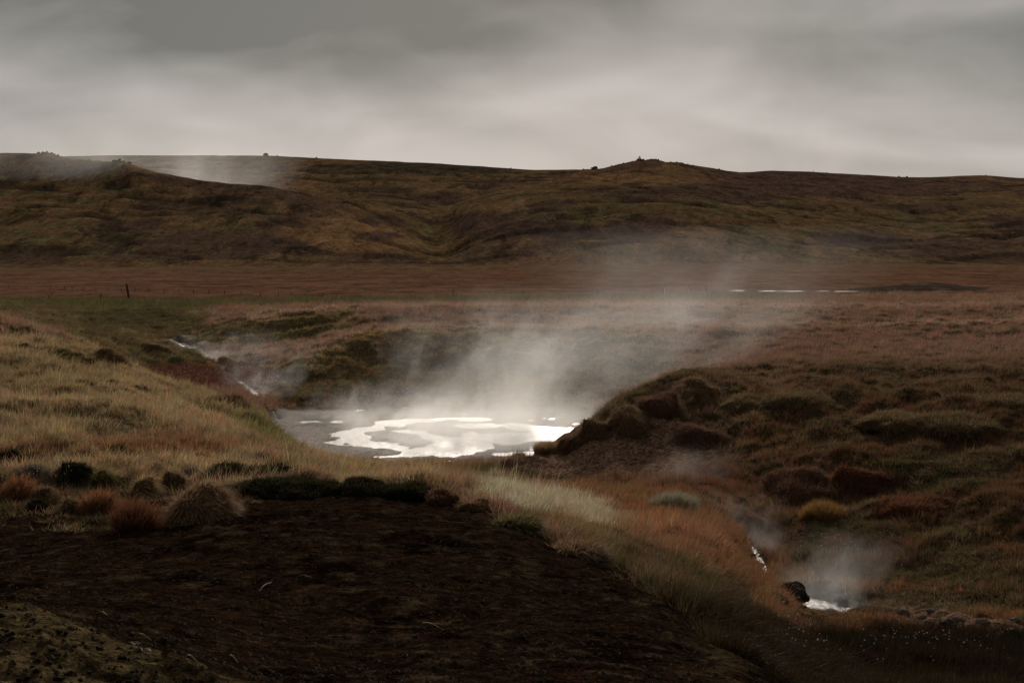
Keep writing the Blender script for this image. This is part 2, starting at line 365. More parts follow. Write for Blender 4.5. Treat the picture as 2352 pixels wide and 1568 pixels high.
# rocky lumps along the skyline
lump = np.clip(fbm(Xh*.09, Yh*.05, 3, 180)-.12, 0, 1)*4.5*(blob(Uh, Dh, 1470, 850, 130, 40, .6)+.8*blob(Uh, Dh, 105, 640, 50, 30, .5)+.8*blob(Uh, Dh, 275, 605, 30, 22, .5))
far_h.H = far_h.H+lump
g1 = fbm(qx*.014, qy*.006, 4, 190); g2 = fbm(qx*.03, qy*.013, 4, 191); g3 = fbm(Xh*.11, Yh*.04, 4, 192)
Ch = np.zeros(Xh.shape+(3,))+np.array((.098, .066, .034))
Ch = lerp3(Ch, (.128, .080, .042), sstep(g1, .02, .3)*.9)
Ch = lerp3(Ch, (.080, .064, .030), sstep(g2+.4*g3, .02, .3)*(1-.5*sstep(Dh, 600, 760)))
Ch = lerp3(Ch, (.100, .088, .046), sstep(g3+.4*g2, .22, .42)*.7*(Dh < 700))
grav = sstep(fbm(qx*.011+3, qy*.006, 4, 195)+.25*g3, .08, .22)
Ch = lerp3(Ch, (.064, .043, .031), grav*.8)
Ch = lerp3(Ch, (.040, .030, .022), scar*.8)
Ch = lerp3(Ch, (.062, .040, .034), blob(Uh+60*w1, Vh, 1900, 420, 420, 42, .5)*.8)
Ch = lerp3(Ch, (.040, .034, .024), blob(Uh+60*w1, Vh+12*g1, 1000, 385, 330, 16, .5)*.85)
Ch = lerp3(Ch, (.165, .098, .050), blob(Uh+70*w1, Vh+25*g1, 800, 540, 170, 62, .6)*.75)
Ch = lerp3(Ch, (.150, .088, .045), blob(Uh+70*w1, Vh+10*g1, 1480, 412, 200, 14, .6)*.8)
for (u0, v0, ru, rv) in ((317,519,62,20),(67,579,42,20),(127,596,40,12),(633,566,110,18),(717,580,80,14),(867,503,44,12),(890,540,52,13),(867,592,95,12),(1117,515,125,30),(1267,525,66,48),(1467,525,92,42),(1184,585,62,13),(1017,455,60,14),(1690,455,120,14),(1935,546,84,14),(2018,553,72,20),(2151,568,84,18),(2285,503,44,14),(2335,515,44,24),(1560,440,120,10)):
    Ch = lerp3(Ch, (.058, .039, .030), blob(Uh+42*w2+16*g2, Vh+9*g1+5*g3, u0, v0, ru, rv, .35)*.92)
for (u0, v0, ru, rv) in ((50,545,110,34),(250,560,120,26),(560,520,120,30),(1330,490,200,26),(1620,480,160,30),(1500,580,200,14),(1750,560,120,22),(2100,520,120,22),(420,495,120,16)):
    Ch = lerp3(Ch, (.092, .080, .038), blob(Uh+50*w1+30*g2, Vh+12*g1+9*g3, u0, v0, ru, rv, .6)*.6*sstep(g3+.5*g2, -.15, .2))
Ch = lerp3(Ch, (.100, .060, .036), (1-sstep(Dh+26*g2+14*g3, 404, 428))*.9)
tex = 1+.35*fbm(Xh*.3, Yh*.25, 3, 199)
far_h.C = np.clip(1.34*Ch*np.array((1.03, .94, .92))*tex[..., None], .004, 1)

# ------------------------------------------------------------------ materials
def new_mat(name):
    m = bpy.data.materials.new(name); m.use_nodes = True
    t = NT(m.node_tree); t.n.clear(); t.mat = m
    t.out = t.node('ShaderNodeOutputMaterial'); return t
def principled(t, colr, rough=.85, spec=.3, bump=None, bstr=.3, bdist=.05):
    b = t.node('ShaderNodeBsdfPrincipled'); t.put(b.inputs['Base Color'], colr); t.put(b.inputs['Roughness'], rough)
    t.put(b.inputs['Specular IOR Level'], spec)
    if bump is not None:
        bp = t.node('ShaderNodeBump'); t.put(bp.inputs['Height'], bump); bp.inputs['Strength'].default_value = bstr; bp.inputs['Distance'].default_value = bdist
        t.l.new(bp.outputs[0], b.inputs['Normal'])
    t.l.new(b.outputs[0], t.out.inputs[0]); return b
def ground_mat():
    t = new_mat('ground')
    a = t.node('ShaderNodeVertexColor', layer_name='col').outputs[0]
    w = t.node('ShaderNodeAttribute', attribute_name='wet').outputs['Fac']
    co = t.node('ShaderNodeTexCoord').outputs['Object']
    f1 = t.noise(co, 9.0, 5, .65); f2 = t.noise(co, 45.0, 3, .6); f3 = t.noise(co, 1.6, 4, .6)
    k = t.mul(t.lin(f1, .3, .7, .30, 1.70), t.lin(f2, .3, .7, .45, 1.55)); k = t.mul(k, t.lin(f3, .3, .7, .8, 1.2))
    k = t.add(t.mul(t.sub(k, 1.0), t.lin(w, 0, 1, 1, .25)), 1.0)
    vm = t.node('ShaderNodeVectorMath', operation='SCALE'); t.put(vm.inputs[0], a); t.put(vm.inputs['Scale'], k)
    f4 = t.noise(co, 5.5, 6, .7, .4); f5 = t.noise(co, 17.0, 3, .6); dry = t.lin(w, 0, .2, 1, 0)
    gc = t.mix(t.mul(t.mul(t.ss(f4, .54, .60), .6), dry), vm.outputs[0], t.mix(.72, vm.outputs[0], (.004, .0025, .0018, 1)))
    gc = t.mix(t.mul(t.mul(t.ss(f5, .60, .66), .75), dry), gc, t.mix(.5, vm.outputs[0], (.085, .06, .036, 1)))
    f1 = t.add(f1, t.mul(t.ss(f4, .60, .52), .6))
    h = t.add(t.mul(f1, 1.0), t.mul(f2, .35)); h = t.mul(h, t.lin(w, 0, 1, 1, .12))
    principled(t, gc, t.lin(w, 0, 1, .95, .42), t.lin(w, 0, 1, 0.0, .5), h, 1.0, .07)
    return t.mat
def hill_mat(name, sc1, bd, dk=.55, st=1.0):
    t = new_mat(name)
    a = t.node('ShaderNodeVertexColor', layer_name='col').outputs[0]
    x, y, z = t.xyz(t.node('ShaderNodeTexCoord').outputs['Object'])
    co = t.vec(x, t.mul(y, st), t.mul(z, 1.0))
    f1 = t.noise(co, sc1, 7, .72); f2 = t.noise(co, sc1*5, 5, .7); f3 = t.noise(co, sc1*.45, 8, .75, .6); f4 = t.noise(co, sc1*1.7, 7, .75, .4)
    k = t.mul(t.lin(f1, .3, .7, .45, 1.5), t.lin(f2, .3, .7, .55, 1.4))
    vm = t.node('ShaderNodeVectorMath', operation='SCALE'); t.put(vm.inputs[0], a); t.put(vm.inputs['Scale'], k)
    c = t.mix(t.mul(t.ss(f3, .555, .60), dk), vm.outputs[0], (.022, .017, .011, 1))
    c = t.mix(t.mul(t.ss(f4, .58, .66), dk*.8), c, (.018, .014, .009, 1))
    c = t.mix(t.mul(t.ss(f4, .40, .34), .35), c, t.mix(.5, vm.outputs[0], (.16, .13, .062, 1)))
    principled(t, c, 1.0, 0.0, t.add(f1, t.mul(f2, .5)), 1.0, bd)
    return t.mat
def sheet_obj(name, sh, mat, wetarr=None):
    r, c = sh.X.shape
    me = bpy.data.meshes.new(name)
    co = np.stack([sh.X, sh.Y, sh.H], -1).reshape(-1, 3).astype(np.float32)
    i = np.arange(r*c).reshape(r, c)
    q = np.stack([i[:-1, :-1], i[:-1, 1:], i[1:, 1:], i[1:, :-1]], -1).reshape(-1, 4)
    me.vertices.add(len(co)); me.vertices.foreach_set('co', co.ravel())
    me.loops.add(q.size); me.loops.foreach_set('vertex_index', q.ravel().astype(np.int32))
    me.polygons.add(len(q)); me.polygons.foreach_set('loop_start', np.arange(0, q.size, 4, dtype=np.int32))
    me.polygons.foreach_set('use_smooth', np.ones(len(q), bool))
    me.update()
    a = me.attributes.new('col', 'FLOAT_COLOR', 'POINT')
    cc = np.concatenate([sh.C.reshape(-1, 3), np.ones((r*c, 1))], 1).astype(np.float32); a.data.foreach_set('color', cc.ravel())
    if wetarr is not None:
        w = me.attributes.new('wet', 'FLOAT', 'POINT'); w.data.foreach_set('value', wetarr.ravel().astype(np.float32))
    me.materials.append(mat); me.validate()
    o = bpy.data.objects.new(name, me); col.objects.link(o); o['kind'] = 'structure'; return o
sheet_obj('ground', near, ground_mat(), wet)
sheet_obj('plain', far_p, hill_mat('plain', .22, .25, .45, .45))
sheet_obj('hills', far_h, hill_mat('hills', .13, 1.6, .62, .32))
def base_terrain():
    n = 48; bm = bmesh.new(); prev = None
    for rr, z in ((0, -4), (60, -5), (400, -9), (2000, -14), (9000, -60)):
        ring = [bm.verts.new((rr*math.cos(2*math.pi*k/n), rr*math.sin(2*math.pi*k/n), z)) for k in range(n)] if rr else [bm.verts.new((0, 0, z))]
        if prev:
            for k in range(n):
                if len(prev) == 1: bm.faces.new((prev[0], ring[k], ring[(k+1) % n]))
                else: bm.faces.new((prev[k], ring[k], ring[(k+1) % n], prev[(k+1) % n]))
        prev = ring
    me = bpy.data.meshes.new('terrain'); bm.to_mesh(me); bm.free()
    t = new_mat('terrain'); co = t.node('ShaderNodeTexCoord').outputs['Object']
    principled(t, t.mix(t.noise(co, .02, 5), (.10, .06, .035, 1), (.06, .045, .022, 1)), .95, .1)
    me.materials.append(t.mat); o = bpy.data.objects.new('terrain', me); col.objects.link(o); o['kind'] = 'structure'
base_terrain()

def gz(u, d): return float(near.at(near.H, u, d))
def P(u, d, dz=0.0):
    """point of the valley ground on sight line u at distance d (layout units)"""
    return Vector(((u-UC)/F*d*S, d*S, gz(u, d)+dz))
def PF(u, d, dz=0.0, sh=None):
    sh = sh or (far_p if d < 400 else far_h)
    return Vector(((u-UC)/F*d*S, d*S, float(sh.at(sh.H, u, d))+dz))

# ------------------------------------------------------------------ water
def water_mat(name, colr, rough, bscale, bstr):
    t = new_mat(name); co = t.node('ShaderNodeTexCoord').outputs['Object']
    f = t.noise(co, bscale, 4, .6, .6); g = t.noise(co, bscale*.17, 3, .5)
    b = principled(t, t.mix(g, colr, tuple(c*.75 for c in colr)), rough, .5, f, bstr, .03)
    b.inputs['IOR'].default_value = 1.33
    return t.mat
W_POOL = water_mat('milky_water', (.36, .335, .31), .30, 2.6, .9)
W_STREAM = water_mat('stream_water', (.16, .15, .14), .25, 7.0, 1.0)
def setp(o, label=None, cat=None, group=None, kind=None):
    for k, v in (('label', label), ('category', cat), ('group', group), ('kind', kind)):
        if v: o[k] = v
    return o
def mesh_obj(name, verts, faces, mat=None, parent=None, smooth=False):
    me = bpy.data.meshes.new(name); me.from_pydata([tuple(v) for v in verts], [], faces)
    if smooth: me.polygons.foreach_set('use_smooth', [True]*len(me.polygons))
    if mat: me.materials.append(mat)
    me.update(); o = bpy.data.objects.new(name, me); col.objects.link(o)
    if parent: o.parent = parent
    return o
def pool():
    n = 40; c = P(1010, 55); vs = []
    for k in range(n):
        a = 2*math.pi*k/n; vs.append((c.x+13.5*math.cos(a), c.y+13.5*math.sin(a), 0.0))
    o = mesh_obj('hot_spring_water', vs, [tuple(range(n))], W_POOL); setp(o, kind='structure')
pool()
def stream(nm, dep, mat=None):
    Q = SPTS[nm]; n = len(Q); vs, fs = [], []
    us = UC+F*Q[:, 0]/Q[:, 1]; ds = Q[:, 1]/S
    zc = near.at(near.H, us, ds)
    k = np.ones(9)/9; zc = np.convolve(np.pad(zc, 4, mode='edge'), k, 'valid')+dep
    tg = np.gradient(Q[:, :2], axis=0); tg /= np.linalg.norm(tg, axis=1)[:, None]+1e-9
    nr = np.stack([-tg[:, 1], tg[:, 0]], -1)
    for i in range(n):
        w = Q[i, 2]*1.35+.05
        for s_ in (-1, -.33, .33, 1):
            vs.append((Q[i, 0]+nr[i, 0]*w*s_, Q[i, 1]+nr[i, 1]*w*s_, zc[i]))
    for i in range(n-1):
        if Q[i, 2] < .045: continue
        for j in range(3):
            a = i*4+j; fs.append((a, a+1, a+5, a+4))
    setp(mesh_obj('stream_water', vs, fs, mat or W_STREAM, smooth=True), kind='structure')
stream('rocky', .17, W_STREAM); stream('side', .12); stream('upper', .14)
def plain_water():
    for (u0, u1, d0, d1) in ((1676, 1712, 160, 161.5), (1744, 1785, 157, 159.4), (1790, 1848, 155.4, 158), (1876, 1905, 155.4, 157.2), (1912, 1968, 153.6, 156), (620, 640, 0, 0)):
        if d0 == 0: continue
        vs = []; n = 24
        for k in range(n):
            a = 2*math.pi*k/n; r = 1+.18*math.sin(3*a+u0)+.1*math.sin(7*a)
            u = (u0+u1)/2+(u1-u0)/2*math.cos(a)*r; d = (d0+d1)/2+(d1-d0)/2*math.sin(a)*r
            vs.append(PF(u, d))
        z = max(v.z for v in vs)+.02
        setp(mesh_obj('plain_water', [(v.x, v.y, z) for v in vs], [tuple(range(n))], W_POOL), kind='structure')
plain_water()

# ------------------------------------------------------------------ finding the ground along a sight line
_seen = VH+F*(EYE-near.H)/near.Y
def hit(u, v, dmin=3.3):
    """distance (layout units) where sight line (u, v) first meets the valley ground"""
    j = int(np.clip(round((u-near.us[0])/6.0), 0, len(near.us)-1))
    c = _seen[:, j]; k = np.where((c <= v) & (near.ds > dmin))[0]
    return float(near.ds[k[0]]) if len(k) else 130.0
_seenp = VH+F*(EYE-far_p.H)/far_p.Y
def hitp(u, v):
    j = int(np.clip(round((u-far_p.us[0])/7.0), 0, len(far_p.us)-1))
    k = np.where(_seenp[:, j] <= v)[0]
    return float(far_p.ds[k[0]]) if len(k) else 380.0

# ------------------------------------------------------------------ road across the plain
def road():
    t = new_mat('asphalt'); co = t.node('ShaderNodeTexCoord').outputs['Object']
    f = t.noise(co, 3.0, 5, .7)
    principled(t, t.mix(t.lin(f, .3, .7), (.030, .031, .034, 1), (.055, .055, .058, 1)), 1.0, 0.0, f, .3, .01)
    vs, fs = [], []; us = np.arange(-1000, 3351, 40.0)
    for u in us:
        for d, dz in ((139.5, -.2), (140.2, .14), (144.2, .16), (145.0, -.2)):
            p = PF(u, d); vs.append((p.x, p.y, p.z+dz))
    for i in range(len(us)-1):
        for j in range(3): a = i*4+j; fs.append((a, a+4, a+5, a+1))
    setp(mesh_obj('road', vs, fs, t.mat), kind='structure')
road()

# ------------------------------------------------------------------ grass
def blade_mat(name, base=None):
    t = new_mat(name)
    br = t.node('ShaderNodeAttribute', attribute_name='brand').outputs['Fac']
    if base is None: c = t.node('ShaderNodeAttribute', attribute_name='tcol', attribute_type='INSTANCER').outputs['Color']
    else: c = (*base, 1)
    vm = t.node('ShaderNodeVectorMath', operation='SCALE'); t.put(vm.inputs[0], c); t.put(vm.inputs['Scale'], br)
    d = t.node('ShaderNodeBsdfDiffuse'); tr = t.node('ShaderNodeBsdfTranslucent'); g = t.node('ShaderNodeBsdfGlossy'); g.inputs['Roughness'].default_value = .45
    t.put(d.inputs[0], vm.outputs[0]); t.put(tr.inputs[0], vm.outputs[0])
    m1 = t.node('ShaderNodeMixShader'); m1.inputs[0].default_value = .45; t.l.new(d.outputs[0], m1.inputs[1]); t.l.new(tr.outputs[0], m1.inputs[2])
    m2 = t.node('ShaderNodeMixShader'); m2.inputs[0].default_value = .006; t.l.new(m1.outputs[0], m2.inputs[1]); t.l.new(g.outputs[0], m2.inputs[2])
    t.l.new(m2.outputs[0], t.out.inputs[0]); return t.mat
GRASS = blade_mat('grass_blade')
def blades_mesh(name, roots, dirs, lens, wid, droop, mat, r, seg=2):
    """strips of seg segments: root, direction, length, bending down by droop"""
    vs, fs, br = [], [], []
    for p, d, L, w, dr in zip(roots, dirs, lens, wid, droop):
        side = Vector((-d[1], d[0], 0)); a = r.uniform(0, math.pi)
        side = Vector((math.cos(a), math.sin(a), 0))
        b = .62+.75*r.random(); i0 = len(vs)
        for k in range(seg+1):
            t = k/seg
            q = Vector(p)+Vector(d)*L*t+Vector((d[0]*.6, d[1]*.6, -1))*dr*L*t*t
            ww = w*(1-t)**.7 if k < seg else 0
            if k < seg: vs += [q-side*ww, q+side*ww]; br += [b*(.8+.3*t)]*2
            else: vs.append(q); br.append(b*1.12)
        for k in range(seg):
            a = i0+2*k
            if k < seg-1: fs.append((a, a+1, a+3, a+2))
            else: fs.append((a, a+1, a+2))
    me = bpy.data.meshes.new(name); me.from_pydata([tuple(v) for v in vs], [], fs)
    at = me.attributes.new('brand', 'FLOAT', 'POINT'); at.data.foreach_set('value', br)
    me.materials.append(mat); me.update(); return me
def tuft(kind, r):
    ro, di, le, wi, dr = [], [], [], [], []
    n = {'tall': 26, 'mat': 24, 'stalk': 22}[kind]
    for i in range(n):
        a = r.uniform(0, 2*math.pi); q = math.sqrt(r.random())
        rad = {'tall': .36, 'mat': .75, 'stalk': .3}[kind]
        ro.append((q*rad*math.cos(a), q*rad*math.sin(a), -.12))
        ln = {'tall': .33, 'mat': .8, 'stalk': .22}[kind]
        v = Vector((math.cos(a)*q*ln+r.gauss(.22, .16), math.sin(a)*q*ln+r.gauss(0, .16), 1)).normalized(); di.append(v)
        le.append(r.uniform(.55, 1.25)); wi.append(r.uniform(.010, .021)*(1.5 if kind == 'mat' else 1))
        dr.append(r.uniform(.05, .5) if kind != 'mat' else r.uniform(.3, .8))
    if kind == 'stalk':
        for i in range(4): le[i] *= 1.7; wi[i] *= .6; dr[i] *= .3
    return blades_mesh('tuft', ro, di, le, wi, dr, GRASS, r)
rt = random.Random(5)
tufts = bpy.data.collections.new('tuft_shapes')
for i, k in enumerate(['tall']*4+['mat']*3+['stalk']*2):
    o = bpy.data.objects.new('tuft_%02d' % i, tuft(k, rt)); tufts.objects.link(o)

def scatter_tree():
    ng = bpy.data.node_groups.new('scatter_grass', 'GeometryNodeTree')
    ng.interface.new_socket('Geometry', in_out='INPUT', socket_type='NodeSocketGeometry')
    ng.interface.new_socket('Geometry', in_out='OUTPUT', socket_type='NodeSocketGeometry')
    n = ng.nodes; l = ng.links
    gi = n.new('NodeGroupInput'); go = n.new('NodeGroupOutput'); ip = n.new('GeometryNodeInstanceOnPoints')
    ci = n.new('GeometryNodeCollectionInfo'); ci.inputs[0].default_value = tufts; ci.inputs[1].default_value = True; ci.inputs[2].default_value = True
    l.new(gi.outputs[0], ip.inputs['Points']); l.new(ci.outputs[0], ip.inputs['Instance']); ip.inputs['Pick Instance'].default_value = True
    def na(nm, ty):
        a = n.new('GeometryNodeInputNamedAttribute'); a.data_type = ty; a.inputs[0].default_value = nm; return a.outputs[0]
    l.new(na('idx', 'INT'), ip.inputs['Instance Index']); l.new(na('rot', 'FLOAT_VECTOR'), ip.inputs['Rotation']); l.new(na('scl', 'FLOAT_VECTOR'), ip.inputs['Scale'])
    l.new(ip.outputs[0], go.inputs[0]); return ng
SCAT = scatter_tree()
def scatter(name, xyz, idx, rot, scl, colr, label, cat):
    me = bpy.data.meshes.new(name); me.vertices.add(len(xyz)); me.vertices.foreach_set('co', xyz.astype(np.float32).ravel())
    for nm, ty, key, arr in (('idx', 'INT', 'value', idx.astype(np.int32)), ('rot', 'FLOAT_VECTOR', 'vector', rot), ('scl', 'FLOAT_VECTOR', 'vector', scl),
                             ('tcol', 'FLOAT_COLOR', 'color', np.concatenate([colr, np.ones((len(colr), 1))], 1))):
        a = me.attributes.new(nm, ty, 'POINT'); a.data.foreach_set(key, (arr if ty == 'INT' else arr.astype(np.float32)).ravel())
    o = bpy.data.objects.new(name, me); col.objects.link(o)
    md = o.modifiers.new('scatter', 'NODES'); md.node_group = SCAT
    return setp(o, label, cat, kind='stuff')

STRAW = (.48, .335, .180); PINK = (.32, .185, .125); RUSSET = (.30, .145, .070); OLIVE = (.20, .158, .064)
GREEN = (.085, .092, .032); RUST = (.125, .048, .026); BROWN = (.13, .083, .048); DARK = (.045, .040, .020); TAN = (.33, .235, .13)
REDFL = (.19, .062, .045); GOLD = (.25, .145, .04); PALE = (.60, .48, .32)
def grass(N=270000):
    lo, hi = math.log(8.2), math.log(138.6)
    q = rng.random(N); k = .45                                     # denser per sight line far away
    d = (np.exp(k*lo)+q*(np.exp(k*hi)-np.exp(k*lo)))**(1/k)
    u = rng.uniform(-260, 2620, N)
    g = lambda a: near.at(a, u, d)
    s = g(near.s); z = g(near.H); x = (u-UC)/F*d*S; y = d*S
    v = VH+F*(EYE-z)/y
    na = fbm(x*.30, y*.30, 4, 300); nb = fbm(x*.9, y*.9, 3, 310); nc = fbm(x*.12, y*.12, 3, 320)
    uw = u+60*na; vw = v+30*nb
    c = np.zeros((N, 3))+np.array(PINK); h = np.full(N, .38); dens = np.ones(N); kind = np.zeros(N)
    def paint(w, colr, hh=None, dn=None):
        nonlocal c, h, dens
        w = np.clip(w, 0, 1); c = c*(1-w[:, None])+np.array(colr)*w[:, None]
        if hh is not None: h = h*(1-w)+hh*w
        if dn is not None: dens = dens*(1-w)+dn*w
    L = (s < 8.05)*(1-sstep(u, 950, 1080))                            # hillside left of the spring
    paint(L, STRAW, .30)
    paint(L*sstep(na+.5*nb, .10, .40)*.6, OLIVE, .25)
    paint(L*sstep(nc-.5*nb, .12, .35)*.8, TAN)
    paint(L*blob(uw, vw, 60, 860, 260, 50)*.4, (.21, .170, .080))
    paint(L*blob(uw, vw, 120, 745, 200, 45)*.8, PINK)
    paint(L*blob(uw, vw, 380, 1030, 280, 20, .6)*.9, RUSSET, .32)
    paint(L*blob(uw, vw, 60, 1040, 140, 24, .6)*.7, RUSSET, .4)
    paint(L*blob(u-(v-985)*1.5, vw, 590, 985, 60, 50)*.8, (.17, .165, .05), .28)
    paint(L*(s < 3.2)*(u < 480)*sstep(nb, -.1, .3)*.8, BROWN, .26)
    A = (s > 8.05)*(u < 480)                                          # beyond the left hillside
    paint(A, (.15, .115, .052), .34)
    paint(A*blob(uw, vw, 250, 800, 200, 50)*.8, (.17, .13, .06), .32)
    paint(A*sstep(na, 0, .3)*.7, TAN)
    paint(g(near.moss)*.9, GREEN, .12, .7)
    Fc = (s > 10.6)*(s < 12.02+.25*na)*(u > 470)*(1-sstep(u, 1420, 1600))     # faces of the far bank
    paint(Fc, (.37, .25, .11), .30)
    paint(Fc*sstep(nb+na, .12, .4)*.5, (.17, .155, .06), .24)
    paint(Fc*sstep(nc, .0, .3)*.6, TAN, .3)
    F2 = (s > 13.0)*(s < 14.02+.2*na)*(u > 440)*(1-sstep(u, 760, 860))
    paint(F2, (.27, .20, .09), .28)
    paint((s > 10.2)*(s < 11.4)*(u > 600)*(u < 1500)*.8, (.20, .14, .07), .3)
    paint(g(near.red)*.95, REDFL, .20, .55)
    T = (s > 12.02)*(u > 560)                                          # level tops
    paint(T*(1-F2)*sstep(nb-na, .05, .4)*.5, TAN, .36)
    paint(T*(1-F2)*sstep(nc+.4*na, .1, .35)*.6, (.17, .10, .062), .3)
    paint(T*(1-F2)*(sstep(s, 11.9, 12.2)*(1-sstep(s, 12.6, 13.2))+sstep(s, 13.9, 14.1)*(1-sstep(s, 14.5, 15.0)))*.85, (.43, .27, .185), .34)
    G = sstep(s+.35*na, 15.15, 15.5)*(1-sstep(u, 1650, 2000))          # strip beside the road
    paint(G*.9, (.135, .115, .048), .46); paint(G*sstep(nb, 0, .3)*.6, GREEN, .5)
    # valley of the lower stream
    Q = (s >= 2.0)*(s < 7.0)*sstep(u, 1000, 1120)
    paint(Q, RUSSET, .31)
    paint(Q*sstep(nb+.4*na, .05, .35)*.6, OLIVE, .3)
    paint(Q*blob(uw, vw, 1040, 1085, 170, 30)*.95, (.10, .10, .036), .36)
    paint(Q*blob(uw, vw-(uw-1250)*.22, 1250, 1160, 230, 40, .4), PALE, .33)
    paint(Q*blob(uw, vw-(uw-1500)*.42, 1480, 1290, 240, 34, .5)*.85, (.27, .20, .105), .30)
    paint(Q*blob(uw, vw, 1560, 1235, 150, 50, .5)*.8, (.36, .185, .10), .40)
    paint(Q*blob(uw, vw, 1480, 1090, 200, 28, .5)*.8, (.20, .11, .07), .34)
    paint(Q*blob(uw, vw, 1720, 1090, 260, 55, .5)*.8, (.16, .075, .047), .36)
    paint(Q*blob(uw, vw, 1980, 1230, 300, 80, .6)*.92, (.15, .066, .036), .32)
    paint(Q*blob(uw, vw, 1600, 1360, 140, 45, .6)*.8, (.075, .066, .026), .22)
    paint(Q*blob(uw, vw, 2230, 1090, 260, 110, .6)*.9, (.155, .12, .056), .26)
    paint(Q*blob(uw, vw, 2120, 1385, 280, 34, .6)*.9, (.19, .145, .08), .20)
    paint(Q*blob(uw, vw, 2270, 1280, 220, 70, .6)*.85, (.095, .072, .034), .26)
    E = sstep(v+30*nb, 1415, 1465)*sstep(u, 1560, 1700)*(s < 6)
    paint(E*.97, (.012, .011, .006), .30); paint(E*sstep(na, .0, .3)*.6, (.030, .016, .008), .32)  # dark sedge, with the lower-right corner shade painted into its colour
    N_ = (s < 3.0)*sstep(u, 1120, 1300)*sstep(v, 1225, 1290)
    paint(N_*.85, (.15, .10, .05), .32); paint(N_*sstep(nb, -.1, .25)*.8, (.075, .062, .025), .28); paint(N_*sstep(v, 1340, 1440)*.85, (.026, .017, .009), .30)
    Bk = (s > 6.0)*(s < 8.7)*(u > 1180)
    paint(Bk*(1-sstep(u, 1650, 1850))*(1-sstep(s+.5*na, 7.6, 8.6)), (.19, .12, .07), .32); paint(Bk*sstep(nb, 0, .3)*.6, (.115, .10, .04), .26)
    Rs = (s > 5.2)*sstep(u, 1700, 1900)*(1-sstep(s+.9*na, 6.6, 9.6))
    paint(Rs*.9, (.165, .112, .058), .28); paint(Rs*sstep(na+.3*nb, -.18, .12)*.8, (.165, .078, .042), .3); paint(Rs*sstep(nc-.3*nb, .05, .3)*.7, (.105, .094, .038), .22)
    paint((s > 8.0)*(s < 12)*sstep(u, 1500, 1700)*sstep(na+.5*nb, .0, .3)*.55, (.21, .135, .08), .26)
    bare_ = g(near.bare); mud_ = g(near.mud); bank_ = g(near.bank); sm = g(near.smask); si = g(near.sinter)
    h = h*(1-.65*blob(u, v, 1870, 1410, 110, 34, .5))
    ex = g(near.ext); paint(ex*.8, (.17, .105, .055), .20); paint(ex*sstep(nb, 0, .25)*.8, (.07, .058, .026), .20)
    dens = dens*np.maximum(1-sstep(bare_, .25, .6), .42*sstep(ex, .4, .8)*sstep(nb+.5*na, -.15, .15))*(1-sstep(mud_, .15, .4))*(1-sstep(bank_+.4*nb, .3, .6)*.97)*(1-sstep(sm, .10, .3))*(1-sstep(si, .3, .6))
    # thin places between the tufts
    dens = dens*(.7+.3*sstep(fbm(x*1.7, y*1.7, 2, 340), -.35, .1))
    ok = rng.random(N) < dens
    u, d, s, x, y, z, v, c, h = u[ok], d[ok], s[ok], x[ok], y[ok], z[ok], v[ok], c[ok], h[ok]; n = len(u)
    c = c*(.72+.56*rng.random(n))[:, None]*(1+.12*rng.standard_normal((n, 3)))
    c = np.clip(c, .008, .6)
    idx = np.where((h < .275) | (rng.random(n) < .28), rng.integers(4, 7, n), np.where(rng.random(n) < .12, rng.integers(7, 9, n), rng.integers(0, 4, n)))
    lump = fbm(x*.85, y*.85, 2, 350); lump2 = fbm(x*.33+9, y*.33, 2, 351)
    sc_ = h*(.65+.7*rng.random(n))*np.clip(1.0+.85*lump+.5*lump2, .58, 1.5)*(.66+.34*sstep(d, 12, 22))*(1+.45*sstep(d, 45, 120))
    wide = 1+.5*sstep(d, 30, 110)
    scl = np.stack([sc_*wide, sc_*wide, sc_], 1)
    rot = np.stack([rng.normal(0, .12, n), rng.normal(0, .12, n), rng.normal(0, .9, n)], 1)
    xyz = np.stack([x, y, z], 1)
    parts = [('hillside_grass', (s < 8.05)*(u < 1040), 'pale straw grass covering the hillside left of the steaming spring'),
             ('stream_grass', (s < 7.0)*(u >= 1040), 'russet and straw grass along the lower stream valley'),
             ('bank_grass', (s >= 7.0)*(s < 9.0)*(u >= 1040), 'shaggy brown grass on the dark bank right of the steaming spring'),
             ('spring_grass', ((s >= 8.05)*(s < 12.9)*(u < 1040)) | ((s >= 9.0)*(s < 12.9)*(u >= 1040)), 'olive grass on the banks behind the steaming spring'),
             ('meadow_grass', (s >= 12.9)*(s < 15.3), 'pinkish dry grass on the level ground above the spring banks'),
             ('roadside_grass', s >= 15.3, 'green and tan grass strip along the near edge of the road')]
    for nm, mk, lab in parts:
        mk = mk.astype(bool)
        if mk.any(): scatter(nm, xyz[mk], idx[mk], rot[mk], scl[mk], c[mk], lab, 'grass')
grass()

# ------------------------------------------------------------------ tussocks and turf clumps, one thing each
BL = {}
def bmat(nm, c):
    if nm not in BL: BL[nm] = blade_mat('blades_'+nm, c)
    return BL[nm]
def turf_mat():
    t = new_mat('turf_core'); co = t.node('ShaderNodeTexCoord').outputs['Object']; f = t.noise(co, 14, 5, .7)
    principled(t, t.mix(t.lin(f, .3, .7), (.026, .017, .010, 1), (.075, .050, .027, 1)), 1.0, 0.0, f, 1.0, .05); return t.mat
TURF = turf_mat(); CM = {}
def core_mat(pal, c):
    if pal not in CM:
        t = new_mat('turf_'+pal); co = t.node('ShaderNodeTexCoord').outputs['Object']; f = t.noise(co, 18, 6, .75)
        principled(t, t.mix(t.lin(f, .3, .7), (*[q*.15 for q in c], 1), (*[q*.55 for q in c], 1)), 1.0, 0.0, f, 1.0, .06); CM[pal] = t.mat
    return CM[pal]
